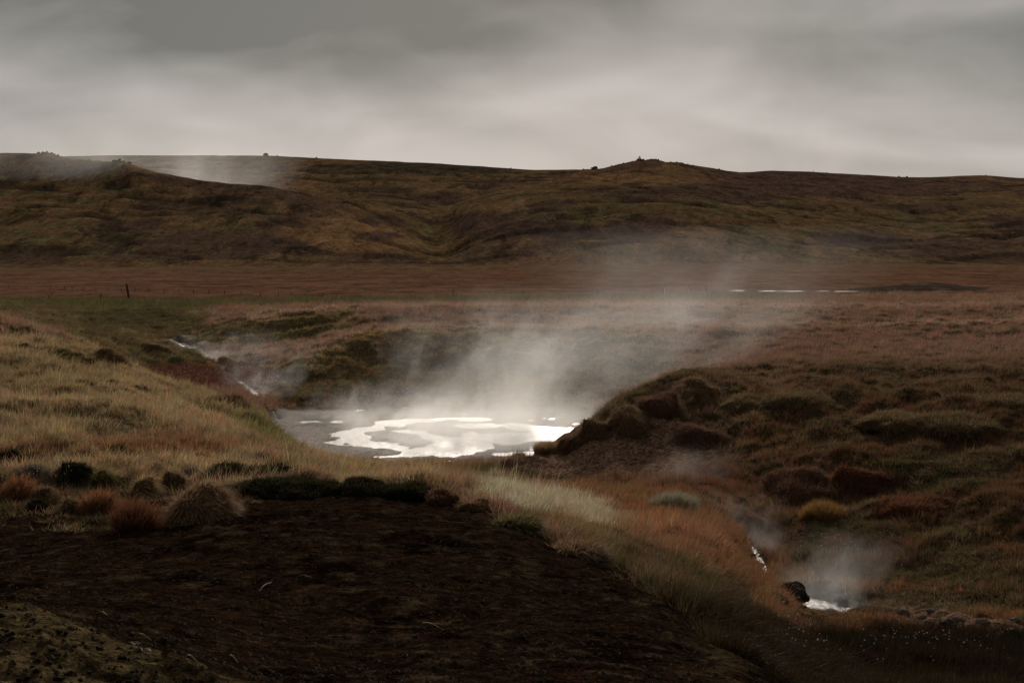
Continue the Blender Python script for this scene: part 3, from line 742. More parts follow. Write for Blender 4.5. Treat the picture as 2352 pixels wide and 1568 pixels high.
def core_mesh(seed, rag=.42):
    bm = bmesh.new(); bmesh.ops.create_icosphere(bm, subdivisions=3, radius=1)
    r = random.Random(seed); ox = r.uniform(0, 50)
    from mathutils import noise as mn
    for v in bm.verts:
        n = mn.fractal(v.co*1.15+Vector((ox, 0, 0)), .9, 2.1, 5)
        v.co *= 1+rag*n
        if v.co.z < -.35: v.co.z = -.35
    me = bpy.data.meshes.new('turf_core'); bm.to_mesh(me); bm.free()
    me.polygons.foreach_set('use_smooth', [True]*len(me.polygons)); me.materials.append(TURF); return me
CORES = [core_mesh(i) for i in range(4)]
def fast_blades(name, p, d, L, w, dr, mat, g, seg=2):
    n = len(p); a = g.uniform(0, math.pi, n); side = np.stack([np.cos(a), np.sin(a), np.zeros(n)], 1)
    b = .62+.75*g.random(n); rows, br = [], []
    for k in range(seg+1):
        t = k/seg; q = p+d*(L*t)[:, None]+np.stack([d[:, 0]*.6, d[:, 1]*.6, -np.ones(n)], 1)*(dr*L*t*t)[:, None]
        ww = (w*(1-t)**.7)[:, None]
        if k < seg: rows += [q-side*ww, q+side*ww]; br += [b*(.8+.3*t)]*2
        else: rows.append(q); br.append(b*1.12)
    m = 2*seg+1; V_ = np.stack(rows, 1).reshape(-1, 3); i = np.arange(n)*m; T = []
    for k in range(seg):
        o = i+2*k
        if k < seg-1: T += [np.stack([o, o+1, o+3], 1), np.stack([o, o+3, o+2], 1)]
        else: T.append(np.stack([o, o+1, o+2], 1))
    T = np.concatenate(T)
    me = bpy.data.meshes.new(name); me.vertices.add(len(V_)); me.vertices.foreach_set('co', V_.astype(np.float32).ravel())
    me.loops.add(T.size); me.loops.foreach_set('vertex_index', T.ravel().astype(np.int32)); me.polygons.add(len(T)); me.polygons.foreach_set('loop_start', np.arange(0, T.size, 3, dtype=np.int32))
    me.update(); at = me.attributes.new('brand', 'FLOAT', 'POINT'); at.data.foreach_set('value', np.stack(br, 1).ravel().astype(np.float32))
    me.materials.append(mat); return me
def hair_mesh(style, seed, nm, colr, k):
    """blades of natural size rooted all over a core scaled by k"""
    g = np.random.default_rng(seed*97+len(style)*7+int(k[0]*1000)); core = CORES[seed % 4]
    vc = np.array([v.co for v in core.vertices]); vn = np.array([v.normal for v in core.vertices]); tr = np.array([p_.vertices[:] for p_ in core.polygons]); tr = tr[vc[tr].mean(1)[:, 2] > -.22]
    area = k[0]*k[1]+(k[0]+k[1])*k[2]
    n = int(np.clip({'dome': 11000, 'brush': 9000, 'mat': 9000, 'hang': 9000}[style]*area, 1200, 9000))
    i = g.integers(0, len(tr), n); bw = g.dirichlet((1, 1, 1), n)
    p = (vc[tr[i]]*bw[..., None]).sum(1); nn = (vn[tr[i]]*bw[..., None]).sum(1)/np.array(k); nn = nn/np.linalg.norm(nn, axis=1)[:, None]
    p = p*np.array(k)*.96; z1 = np.zeros(n); N = g.normal
    size = min(1.35, .55+.5*k[0])
    if style == 'brush': d = np.stack([nn[:, 0]*.55+N(.2, .2, n), nn[:, 1]*.55+N(0, .2, n), z1+1], 1); L = g.uniform(.16, .44, n)*size*(1.35 if k[0] > .5 else 1.0); dr = g.uniform(.05, .4, n)
    elif style == 'dome': d = np.stack([nn[:, 0]*.8+N(.40, .22, n), nn[:, 1]*.8+N(-.1, .22, n), nn[:, 2]*.6+.35+N(0, .15, n)], 1); L = g.uniform(.12, .30, n)*size; dr = g.uniform(.2, .8, n)
    elif style == 'mat': d = np.stack([nn[:, 0]+N(0, .5, n), nn[:, 1]+N(0, .5, n), nn[:, 2]*.6+.5], 1); L = g.uniform(.05, .13, n)*size; dr = g.uniform(.1, .5, n)
    else: d = np.stack([nn[:, 0]*.7+N(.2, .3, n), nn[:, 1]*.7+N(0, .3, n), nn[:, 2]*.5+.5], 1); L = g.uniform(.15, .42, n)*size; dr = g.uniform(.3, 1.0, n)
    d = d/np.linalg.norm(d, axis=1)[:, None]
    return fast_blades('grass_blades', p, d, L, g.uniform(.0032, .0066, n)*(1+.7*(k[0] > .9)), dr, bmat(nm, colr), g)
PAL = {'slope': (.21, .145, .075), 'russet': (.25, .115, .056), 'rust': (.16, .066, .036), 'fuzz': (.30, .19, .11), 'heath': (.036, .032, .015), 'brown': (.24, .15, .083),
       'tan': (.38, .25, .135), 'silver': (.15, .12, .09), 'gold': (.27, .15, .05), 'sage': (.30, .27, .18), 'olive': (.19, .155, .06), 'wine': (.19, .098, .062)}
def tussock(name, u, v, wpx, hpx, style, pal, seed, label, cat, group=None, sink=.25, depth=1.0, dmin=3.3):
    d = hit(u, v, dmin); p = P(u, d)
    m = d*S/F; w = wpx*m/2; hh = hpx*m
    e = bpy.data.objects.new(name, None); col.objects.link(e); e.empty_display_size = .2
    e.location = p+Vector((0, w*.55, 0)); e.location.z = max(p.z, float(near.at(near.H, u, min(138, d+w*.55/S)))-.1*hh)-(.36*hh if style == 'hang' or name in ('grass_mound', 'turf_clump') else .05*hh)
    if style == 'hang' or name == 'grass_mound': w *= 1.3
    top = {'brush': .62, 'dome': .80, 'mat': .88, 'hang': .85}[style]
    k = (w*.88, w*.88*depth, hh*top/(1.0))
    if style == 'brush': k = (k[0]*.8, k[1]*.8, k[2]*.75)
    o = bpy.data.objects.new('turf_core', CORES[seed % 4]); col.objects.link(o); o.parent = e; o.scale = k
    o.material_slots[0].link = 'OBJECT'; o.material_slots[0].material = core_mat(pal, PAL[pal])
    o = bpy.data.objects.new('grass_blades', hair_mesh(style, seed, pal, PAL[pal], k)); col.objects.link(o); o.parent = e
    e.rotation_euler = (0, 0, random.uniform(-.5, .5))
    setp(e, label, cat, group); return e
TS = 'tussocks along the edge of the bare slope'
for a in [
 ('grass_tussock', 30, 1154, 115, 78, 'brush', 'russet', 0, 'tall russet tussock at the hillside foot, standing behind a low dark one', 'tussock', TS),
 ('grass_tussock', 97, 1150, 56, 34, 'dome', 'brown', 1, 'small brown tussock touching the right side of a tall russet one', 'tussock', TS),
 ('grass_tussock', 82, 1174, 64, 26, 'mat', 'heath', 2, 'low dark heath cushion in front of the tall russet tussock', 'tussock', TS),
 ('grass_tussock', 158, 1178, 62, 34, 'dome', 'brown', 3, 'small shaggy brown tussock beside the big russet pair', 'tussock', TS),
 ('grass_tussock', 222, 1184, 112, 78, 'brush', 'russet', 1, 'bright russet tussock leaning against the dark red one', 'tussock', TS),
 ('grass_tussock', 302, 1220, 146, 92, 'brush', 'rust', 2, 'large dark red tussock standing forward on the bare earth', 'tussock', TS),
 ('grass_tussock', 453, 1198, 186, 92, 'dome', 'fuzz', 0, 'largest rounded tussock with pale fuzzy top on the bare earth', 'tussock', TS),
 ('grass_tussock', 330, 1134, 66, 46, 'dome', 'tan', 1, 'golden topped tussock behind the gap between the two big tussocks', 'tussock', TS),
 ('grass_tussock', 232, 1112, 56, 34, 'dome', 'olive', 2, 'olive tussock behind the bright russet tussock', 'tussock', TS),
 ('grass_tussock', 392, 1118, 58, 36, 'dome', 'brown', 3, 'dark brown tussock directly behind the largest rounded tussock', 'tussock', TS),
 ('grass_tussock', 352, 1092, 52, 32, 'dome', 'tan', 0, 'small golden tussock at the edge of the straw hillside', 'tussock', TS),
 ('grass_tussock', 440, 1098, 48, 24, 'dome', 'silver', 1, 'small pale grey tussock between dark heath and golden tussock', 'tussock', TS),
 ('grass_tussock', 72, 1104, 76, 44, 'hang', 'silver', 2, 'silvery drooping tussock at the foot of the straw hillside', 'tussock', TS),
 ('grass_tussock', 160, 1108, 92, 40, 'dome', 'heath', 3, 'dark green heath hump beside the silvery drooping tussock', 'tussock', TS),
 ('grass_tussock', 18, 1072, 60, 34, 'dome', 'heath', 1, 'small dark hump in the reddish grass above the tall russet tussock', 'tussock', TS),
 ('heath_clump', 515, 1102, 120, 46, 'hang', 'heath', 0, 'dark heath clump behind the pale topped rounded tussock', 'heath', 'heath clumps on the crest'),
 ('heath_clump', 612, 1106, 120, 46, 'hang', 'heath', 1, 'dark heath clump on the crest below the straw slope', 'heath', 'heath clumps on the crest'),
 ('heath_clump', 700, 1116, 110, 42, 'hang', 'brown', 2, 'brown shaggy clump at the end of the straw slope crest', 'heath', 'heath clumps on the crest'),
 ('heath_mat', 640, 1140, 260, 26, 'mat', 'heath', 3, 'low dark heath mat bordering the bare earth below the heath clumps', 'heath', 'heath mats on the crest'),
 ('heath_mat', 820, 1138, 170, 34, 'mat', 'heath', 0, 'dark green heath mat on the bare crest nearest the pool', 'heath', 'heath mats on the crest'),
 ('heath_mat', 930, 1146, 150, 32, 'mat', 'heath', 1, 'dark heath mat beside the crumbling turf clod', 'heath', 'heath mats on the crest'),
 ('heath_mat', 1015, 1160, 110, 34, 'mat', 'wine', 2, 'reddish black heath mat touching the crumbling turf clod', 'heath', 'heath mats on the crest'),
 ('heath_mat', 1190, 1215, 120, 24, 'dome', 'olive', 3, 'olive grass overhang on the crest below the pale grass', 'heath', 'heath mats on the crest'),
 ('heath_mat', 1330, 1278, 140, 24, 'dome', 'brown', 1, 'brown grass overhang where the crest turns downhill', 'heath', 'heath mats on the crest'),
 ('turf_clump', 522, 932, 84, 34, 'hang', 'brown', 1, 'dark turf lip at the end of the straw hillside above the mud', 'turf', 'turf clumps left of the spring'),
 ('turf_clump', 236, 826, 120, 48, 'dome', 'brown', 2, 'dark turf hump on the mound behind the straw hillside', 'turf', 'turf clumps left of the spring'),
 ('turf_clump', 338, 806, 90, 30, 'dome', 'brown', 3, 'small dark turf hump lower on the mound behind the straw hillside', 'turf', 'turf clumps left of the spring'),
 ('turf_clump', 1172, 1084, 60, 34, 'hang', 'wine', 0, 'small dark turf lump at the tip of the right bank', 'turf', 'turf clumps on the right bank'),
 ('grass_tussock', 1258, 1044, 80, 34, 'brush', 'tan', 1, 'spiky reddish tan tuft on the tip of the right bank by the pool', 'tussock'),
 ('turf_clump', 1318, 1034, 66, 48, 'hang', 'wine', 2, 'turf lip at the lowest end of the dark bank by the pool', 'turf', 'turf clumps on the right bank'),
 ('turf_clump', 1372, 1010, 92, 62, 'hang', 'brown', 3, 'shaggy turf overhang above the bare brown scar, next to the lowest lip', 'turf', 'turf clumps on the right bank'),
 ('turf_clump', 1440, 982, 104, 70, 'hang', 'brown', 0, 'broad shaggy turf overhang over the middle of the bare brown scar', 'turf', 'turf clumps on the right bank'),
 ('turf_clump', 1518, 950, 116, 70, 'hang', 'wine', 1, 'dark turf overhang at the upper edge of the bare brown scar', 'turf', 'turf clumps on the right bank'),
 ('turf_clump', 1600, 915, 116, 58, 'hang', 'brown', 2, 'highest dark turf overhang on the bank right of the pool', 'turf', 'turf clumps on the right bank'),
 ('turf_clump', 1612, 1022, 120, 54, 'hang', 'wine', 3, 'dark red rounded turf lump on the bank right of the bare scar', 'turf', 'turf clumps on the right bank'),
 ('turf_clump', 1720, 935, 144, 37, 'dome', 'slope', 0, 'brown turf hump beside the highest overhang of the right bank', 'turf', 'turf clumps on the right bank'),
 ('turf_clump', 1850, 925, 132, 30, 'hang', 'slope', 1, 'low shaggy turf on the crest further along the right bank', 'turf', 'turf clumps on the right bank'),
 ('grass_mound', 1862, 1136, 190, 84, 'dome', 'wine', 2, 'big dark wine red grass mound on the slope above the lower stream', 'mound', 'grass mounds above the lower stream'),
 ('grass_mound', 1985, 1128, 150, 66, 'dome', 'rust', 3, 'rust red grass mound beside the big wine red one', 'mound', 'grass mounds above the lower stream'),
 ('grass_mound', 1700, 1200, 90, 44, 'dome', 'wine', 0, 'small wine red grass mound above the narrow stream', 'mound', 'grass mounds above the lower stream'),
 ('grass_mound', 2130, 1180, 170, 60, 'dome', 'rust', 1, 'wide low rust coloured mound on the dark right slope', 'mound', 'grass mounds above the lower stream'),
 ('grass_tussock', 1895, 1198, 120, 44, 'brush', 'gold', 0, 'yellow orange grass tuft glowing among rust red grass', 'tussock'),
 ('willow_bush', 1552, 1176, 130, 46, 'brush', 'sage', 3, 'pale sage green bush in the steaming hollow of the valley', 'bush'),
 ('grass_mound', 2210, 985, 180, 34, 'hang', 'slope', 2, 'shaggy brown mound high on the dark right slope', 'mound', 'grass mounds above the lower stream'),
 ('grass_mound', 2060, 985, 144, 30, 'dome', 'slope', 0, 'smooth brown hump high on the dark right slope', 'mound', 'grass mounds above the lower stream'),
 ('grass_mound', 2318, 945, 156, 34, 'hang', 'slope', 1, 'shaggy hummock at the crest of the right slope', 'mound', 'grass mounds above the lower stream'),
 ]: tussock(*a)

# ------------------------------------------------------------------ rocks, clods, litter
def rock_mat(name, a, b, rough=.85, sc_=6.0):
    t = new_mat(name); co = t.node('ShaderNodeTexCoord').outputs['Object']; f = t.noise(co, sc_, 6, .7)
    principled(t, t.mix(t.lin(f, .3, .7), (*a, 1), (*b, 1)), rough, .03, f, .8, .06); return t.mat
ROCK = rock_mat('dark_rock', (.016, .013, .011), (.045, .037, .031), .85); CLOD = rock_mat('soil_clod', (.018, .011, .008), (.040, .026, .017))
LAVA = rock_mat('lava_rock', (.025, .020, .017), (.065, .052, .042), .9, 1.5)
EARTH = rock_mat('earth', (.018, .011, .007), (.060, .038, .022), 1.0, 9)
PALER = rock_mat('pale_stone', (.09, .065, .048), (.20, .15, .115))
def rock_mesh(name, seed, mat, rag=.35, sub=3, flat=-.4):
    from mathutils import noise as mn
    bm = bmesh.new(); bmesh.ops.create_icosphere(bm, subdivisions=sub, radius=1); o_ = Vector((seed*7.7, seed*3.1, 0))
    for v in bm.verts:
        n = mn.fractal(v.co*1.3+o_, 1, 2, 5); c = mn.cell(v.co*1.7+o_)
        v.co *= 1+rag*n+.10*(c-.5)
        v.co.z = max(v.co.z, flat)
    me = bpy.data.meshes.new(name); bm.to_mesh(me); bm.free(); me.materials.append(mat); return me
def rock(name, loc, scl, mesh, label, cat, group=None, rz=0):
    o = bpy.data.objects.new(name, mesh); col.objects.link(o); o.location = loc; o.scale = scl; o.rotation_euler = (0, 0, rz)
    return setp(o, label, cat, group)
def rock_px(name, u, v, w, h, seed, label, cat, group=None, mat=None, rag=.3):
    d = hit(u, v); m = d*S/F; p = P(u, d)
    rock(name, p+Vector((0, w*m*.35, h*m*.22)), (w*m/2, w*m*.42, h*m*.75), rock_mesh(name, seed, mat or ROCK, rag), label, cat, group, .3)
rock_px('boulder', 1826, 1386, 82, 44, 1, 'dark rounded boulder standing in the white pool of the lower stream', 'boulder')
rock_px('boulder', 1786, 1398, 62, 30, 2, 'low dark boulder on the grassy shore beside the stream pool', 'boulder')
rock_px('boulder', 2180, 1450, 46, 22, 3, 'small dark rock beside the thin trickle on the right', 'boulder')
rock_px('boulder', 1936, 1393, 36, 12, 4, 'flat dark stone at the outlet of the stream pool', 'boulder')
for i, (u_, v_, w_, h_) in enumerate(((1728,1284,22,9),(1757,1290,26,10),(1748,1302,18,8),(1770,1310,24,9),(1790,1322,20,8),(1806,1334,26,10),(1905,1352,22,8),(1930,1366,26,10),(1952,1376,24,9),(1880,1398,28,9),(1842,1402,24,8))):
    rock_px('stream_stone', u_, v_, w_, h_, 60+i, 'small dark wet stone at the edge of the lower stream', 'stone', 'stones along the lower stream')
for i, (u_, v_, w_, h_) in enumerate(((2075,1412,30,10),(2120,1424,26,9),(2140,1408,22,8),(2205,1428,30,11),(2235,1452,26,9),(2262,1440,34,12),(2300,1468,30,11),(2330,1462,36,14),(2290,1420,26,10),(2338,1432,30,12))):
    rock_px('trickle_stone', u_, v_, w_, h_, 80+i, 'pale brown stone on the stony ground beside the trickle', 'stone', 'stones along the trickle', PALER)
rock_px('boulder', 1760, 1258, 34, 14, 5, 'small dark stone at the narrow upper stream', 'boulder')
tussock('turf_clump', 1092, 1174, 108, 38, 'mat', 'brown', 1, 'crumbling brown turf clod on the crest before the pool', 'turf')
clods = [rock_mesh('soil_clod', 20+i, CLOD, .4, 2) for i in range(5)]
r = random.Random(3)
n = 0
while n < 90:
    u = r.uniform(-60, 520); v = r.uniform(1390, 1600)
    if v < 1385+ (u/500)**1*190: continue
    d = hit(u, min(v, 1640)); p = P(u, d); q = r.choice((.006, .008, .011, .018))*r.uniform(.8, 1.3)
    rock('soil_clod', p+Vector((0, 0, q*.2)), (q*1.3, q, q*.8), clods[n % 5], 'crumbly dark soil clod lying on the pale earth mound', 'clod', 'soil clods on the pale mound', r.uniform(0, 6)); n += 1
for i in range(46):
    u = r.uniform(60, 1450); v = r.uniform(1230, 1540)
    d = hit(u, v)
    if d > 12 or float(near.at(near.bare, u, d)) < .7: continue
    p = P(u, d); q = r.uniform(.008, .022)
    rock('soil_clod', p+Vector((0, 0, q*.2)), (q*1.4, q, q*.8), clods[i % 5], 'dark soil clod on the bare dark slope', 'clod', 'soil clods on the bare slope', r.uniform(0, 6))
def gravel():
    r = random.Random(9); vs, fs = [], []
    oc = [(1,0,0),(-1,0,0),(0,1,0),(0,-1,0),(0,0,1),(0,0,-.5)]; of = [(0,2,4),(2,1,4),(1,3,4),(3,0,4),(2,0,5),(1,2,5),(3,1,5),(0,3,5)]
    for i in range(15000):
        d = 4.6*math.exp(r.random()*math.log(3.2)); u = r.uniform(-250, 1800)
        if float(near.at(near.bare, u, d)) < .6: continue
        p = P(u, d); q = .004+.028*r.random()**4; a = len(vs); rz = r.uniform(0, 6)
        for c in oc:
            k = q*r.uniform(.6, 1.3); vs.append((p.x+(c[0]*math.cos(rz)-c[1]*math.sin(rz))*k, p.y+(c[0]*math.sin(rz)+c[1]*math.cos(rz))*k, p.z+c[2]*k*.7))
        fs += [(a+f[0], a+f[1], a+f[2]) for f in of]
    o = mesh_obj('gravel', vs, fs, rock_mat('gravel', (.012, .008, .005), (.075, .053, .032), 1.0, 30)); setp(o, 'fine gravel and crumbs strewn over the bare dark earth', 'gravel', kind='stuff')
gravel()
def plain_mat(nm, c, rough=.8):
    t = new_mat(nm); co = t.node('ShaderNodeTexCoord').outputs['Object']; f = t.noise(co, 12, 5, .7)
    principled(t, t.mix(t.lin(f, .3, .7), (*[x*.7 for x in c], 1), (*c, 1)), rough, .2, f, .4, .01); return t.mat
WOOD = plain_mat('weathered_wood', (.045, .038, .032)); YEL = plain_mat('yellow_plastic', (.55, .33, .07), .5); WHITE = plain_mat('bleached', (.62, .58, .52)); STRAWM = plain_mat('dry_twig', (.20, .13, .055))
def tube(name, pts, rad, mat, parent=None, n=7):
    vs, fs = [], []
    for i, p in enumerate(pts):
        a = pts[max(0, i-1)]; b = pts[min(len(pts)-1, i+1)]; t = (Vector(b)-Vector(a)).normalized()
        e1 = t.orthogonal().normalized(); e2 = t.cross(e1); rr = rad[i] if hasattr(rad, '__len__') else rad
        for k in range(n): an = 2*math.pi*k/n; vs.append(Vector(p)+(e1*math.cos(an)+e2*math.sin(an))*rr)
    for i in range(len(pts)-1):
        for k in range(n): a = i*n+k; b = i*n+(k+1) % n; fs.append((a, b, b+n, a+n))
    fs += [tuple(range(n))[::-1], tuple(range((len(pts)-1)*n, len(pts)*n))]
    return mesh_obj(name, vs, fs, mat, parent)
TW = 'dry twigs on the bare slope'
for (u, v, L, an) in ((262, 1338, .16, .3), (330, 1472, .14, -.5), (235, 1418, .10, -.4), (440, 1522, .12, -.6), (535, 1524, .12, -.7), (995, 1446, .22, -.6), (610, 1352, .16, 1.2), (820, 1190, .2, .2), (700, 1330, .14, -.2)):
    d = hit(u, v); p = P(u, d, .012); ca, sa = math.cos(an), math.sin(an)
    pts = [p+Vector((ca*L*(k/4-.5), sa*L*(k/4-.5)*2, .015*math.sin(k*1.1)+.006*k)) for k in range(5)]
    setp(tube('dry_twig', pts, [.004, .005, .005, .004, .002], STRAWM, n=5), 'short dry curled twig lying on the dark bare slope', 'twig', TW)
for (u, v, lab, k) in ((315, 1480, 'frayed white dry plant scrap on the rim of the pale mound', 6), (340, 1494, 'tiny white fleck of dry plant below the frayed scrap', 3), (1975, 1452, 'small pale wisp of dead plant among dark sedge', 4)):
    d = hit(u, v); p = P(u, d); ro, di, le = [], [], []
    for i in range(k*3):
        ro.append((r.gauss(0, .012), r.gauss(0, .012), 0)); di.append(Vector((r.gauss(-.6, .25), r.gauss(0, .3), r.uniform(.6, 1.4))).normalized()); le.append(r.uniform(.02, .008*k+.02))
    me = blades_mesh('dry_plant_scrap', ro, di, le, [.0025]*len(ro), [.5]*len(ro), bmat('bleached', (.34, .31, .27)), r)
    o = bpy.data.objects.new('dry_plant_scrap', me); col.objects.link(o); o.location = p; setp(o, lab, 'dead plant')

def cotton():
    r = random.Random(21); vs, fs, mi = [], [], []
    zones = [(1790, 2310, 1420, 1550, 120, 0), (1830, 1965, 1245, 1292, 70, 0), (400, 650, 846, 900, 420, 45), (600, 960, 878, 926, 240, 45), (1700, 2000, 838, 862, 60, 40), (40, 160, 1085, 1130, 40, 0), (2050, 2340, 1250, 1360, 30, 0), (1980, 2200, 1480, 1500, 30, 0)]
    for (u0, u1, v0, v1, n, dm) in zones:
        for i in range(n):
            u = r.uniform(u0, u1); v = r.uniform(v0, v1); d = hit(u, v, max(dm, 9)); p = P(u, d); h = r.uniform(.18, .36)
            q = r.uniform(.005, .011)*(1+d/60); l = Vector((r.gauss(.03, .05), r.gauss(0, .03), h)); t = p+l
            a = len(vs); vs += [p+Vector((-.002, 0, 0)), p+Vector((.002, 0, 0)), t]; fs.append((a, a+1, a+2)); mi.append(1)
            a = len(vs)
            for c in ((1,0,.1),(-1,0,.2),(0,1,0),(0,-1,.1),(.3,0,1.5),(0,0,-.9)): vs.append(t+Vector(c)*q*r.uniform(.6, 1.3))
            mi += [0]*8
            fs += [(a+x, a+y, a+z) for x, y, z in ((0,2,4),(2,1,4),(1,3,4),(3,0,4),(2,0,5),(1,2,5),(3,1,5),(0,3,5))]
    t = new_mat('cotton'); principled(t, (.62, .58, .53, 1), .95, .1)
    o = mesh_obj('cotton_grass', vs, fs, t.mat); o.data.materials.append(STRAWM); o.data.polygons.foreach_set('material_index', mi)
    setp(o, 'scattered white cotton grass heads in the wet hollows', 'cotton grass', kind='stuff')
cotton()

# ------------------------------------------------------------------ posts, stakes, fence
def post(name, u, vb, vt, ut, wpx, d, mat, label, group=None, head=None, cat='post'):
    p = PF(u, d) if d >= 139 else P(u, d); m = d*S/F
    hh = (vb-vt)*m; top = Vector(((ut-u)*m, random.uniform(-.05, .05), hh)); rad = wpx*m/2
    if head is None:
        vs_ = [Vector((0, 0, -.35))]+[top*k for k in (.0, .33, .66, .97)]+[top]
        o = tube(name, vs_, [rad, rad, rad*.97, rad*.95, rad*.92, rad*.7], mat, n=8); o.location = p; setp(o, label, cat, group); return o
    e = bpy.data.objects.new(name, None); col.objects.link(e); e.location = p; setp(e, label, cat, group)
    tube('shaft', [Vector((0, 0, -.3)), top*.82], rad, mat, e, 8); tube('cap', [top*.82, top*.97, top], [rad*1.25, rad*1.2, rad*.8], head, e, 8); return e
post('leaning_post', 297, 693, 655, 290, 5.2, 138.2, WOOD, 'tall thick dark wooden post leaning left beside the road')
post('fence_post', 230, 691, 676, 232, 2.6, 138.3, WOOD, 'short dark post beside the tall leaning post')
post('fence_post', 112, 690, 680, 113, 2.2, 146, WOOD, 'stubby dark post between two orange marker stakes')
post('marker_stake', 104, 690, 673, 105, 1.8, 138.0, YEL, 'thin dull orange road stake left of the stubby dark post', 'orange road stakes', WOOD, 'stake')
post('marker_stake', 118, 690, 671, 119, 2.6, 137.8, YEL, 'bright orange road stake right of the stubby dark post', 'orange road stakes', WOOD, 'stake')
post('fence_post', 486, 691, 681, 487, 2.4, 138.0, WOOD, 'short lone dark stump above the olive grass strip')
post('fence_post', 851, 688, 678, 851, 2.4, 146.5, WOOD, 'short dark post where the far wire fence meets the road')
post('fence_post', 1041, 686, 669, 1041, 2.4, 146.5, WOOD, 'slim dark post standing in the steam drift by the road')
post('fence_post', 1201, 685, 671, 1201, 2.4, 146.5, WOOD, 'slim dark roadside post, second after the steam drift')
post('fence_post', 1373, 684, 670, 1373, 2.6, 146.5, WOOD, 'slim dark roadside post before the pair of stakes')
post('fence_post', 1521, 682, 661, 1522, 2.6, 146.5, WOOD, 'dark post touching a tall orange stake')
post('marker_stake', 1527, 683, 655, 1527, 2.0, 138.4, YEL, 'tall orange stake touching a dark post', 'orange road stakes', WOOD, 'stake')
post('marker_stake', 1580, 681, 656, 1584, 1.5, 138.4, YEL, 'thin yellow stake leaning right, between the stake pair and thick post', 'orange road stakes', WOOD, 'stake')
post('leaning_post', 1623, 681, 653, 1621, 4.6, 138.4, WOOD, 'thick dark upright post in the drifting steam by the road')
def fence():
    us = [20, 60, 115, 148, 166, 192, 220, 248, 279, 310, 342, 377, 411, 445, 479, 515, 554, 598, 639, 671, 702, 740, 775, 815]
    e = bpy.data.objects.new('wire_fence', None); col.objects.link(e); tops = []
    pm = None
    for i, u in enumerate(us):
        v = 662+(u-20)*.0315; d = hitp(u, v); p = PF(u, d)
        if i == 0: e.location = p
        h = .62+.08*random.random()
        q = [p-e.location+Vector((0, 0, -.2)), p-e.location+Vector((random.uniform(-.05, .05), 0, h))]
        tube('post', q, .055, WOOD, e, 6); tops.append(p-e.location)
    for hz in (.30, .55):
        tube('wire', [t+Vector((0, 0, hz)) for t in tops], .008, WOOD, e, 4)
    setp(e, 'long low wire fence with thin dark posts crossing the reddish plain', 'fence')
fence()
d = hit(1942, 1372); p = P(1942, d)
setp(tube('wooden_stake', [p+Vector((0, 0, -.1)), p+Vector((.005, 0, .12)), p+Vector((-.01, 0, .27)), p+Vector((-.008, 0, .29))], [.02, .019, .018, .008], WHITE), 'short pale stake upright beside the stream pool', 'stake')

def gravel_mound():
    vs, fs = [], []; nu, nv = 60, 14
    for j in range(nv):
        for i in range(nu):
            a, b = i/(nu-1)*2-1, j/(nv-1)*2-1
            u = 2110+a*165; dd = 166+b*9; p = PF(u, dd)
            h = max(0, (1-a*a)*(1-b*b))**.8*(.85+.25*math.sin(a*4+.8))*1.0+.12*float(noise2(p.x*.8, p.y*.8, 5))*(1-b*b)*(1-a*a)
            vs.append((p.x, p.y, p.z-.06+h))
    for j in range(nv-1):
        for i in range(nu-1): k = j*nu+i; fs.append((k, k+1, k+nu+1, k+nu))
    t = new_mat('gravel_mound'); co = t.node('ShaderNodeTexCoord').outputs['Object']
    x_, y_, z_ = t.xyz(co); f = t.noise(t.vec(t.mul(x_, .25), y_, t.mul(z_, 2.2)), 1.1, 5, .65)
    principled(t, t.mix(t.ss(f, .54, .66), (.045, .037, .028, 1), (.16, .125, .09, 1)), 1.0, 0.0, f, .5, .1)
    setp(mesh_obj('gravel_mound', vs, fs, t.mat, smooth=True), 'long low dark gravel mound with pale streaks on the plain', 'mound')
gravel_mound()

# ------------------------------------------------------------------ skyline stones
lav = [rock_mesh('skyline_boulder', 40+i, LAVA, .4, 2) for i in range(4)]
def crest(u, dlo, dhi):
    ds = np.linspace(dlo, dhi, 140); H_ = far_h.at(far_h.H, np.full(140, float(u)), ds)
    k = int(np.argmax((H_-EYE)/ds)); return float(ds[k])
p = PF(1469, crest(1469, 780, 900)); e = bpy.data.objects.new('cairn', None); col.objects.link(e); e.location = p
for (x, z, q) in ((-1.9, .3, 1.0), (-.7, .5, 1.3), (.9, .4, 1.2), (2.0, .2, .9), (-.4, 1.6, .9), (.6, 1.5, .8), (.1, 2.5, .75), (.05, 3.2, .45)):
    o = bpy.data.objects.new('stone', lav[int(q*10) % 4]); col.objects.link(o); o.parent = e; o.location = (x, random.uniform(-.5, .5), z); o.scale = (q*.9, q*.8, q*.7); o.rotation_euler = (0, 0, x)
setp(e, 'small stone cairn on the rounded peak of the hills', 'cairn')
SB = 'dark boulders along the hill crest'
for i in range(26):
    u = r.choice((r.uniform(560, 1300), r.uniform(1330, 1690), r.uniform(1330, 1690), r.uniform(1850, 2330)))
    d = crest(u, 780, 1060); q = r.uniform(.35, .8)
    rock('skyline_boulder', PF(u, d, .1), (q*1.3, q, q), lav[i % 4], 'small dark boulder on the skyline of the hills', 'boulder', SB, r.uniform(0, 6))
for (u, q, lab) in ((1368, 2.0, 'dark boulder on the skyline in the saddle left of the peak'), (1361, 1.2, 'smaller skyline stone touching the saddle boulder'), (611, 2.2, 'lone dark knob on the long misty ridge')):
    rock('skyline_boulder', PF(u, crest(u, 780, 1060), .4), (q*1.3, q, q), lav[0], lab, 'boulder', None, .4)
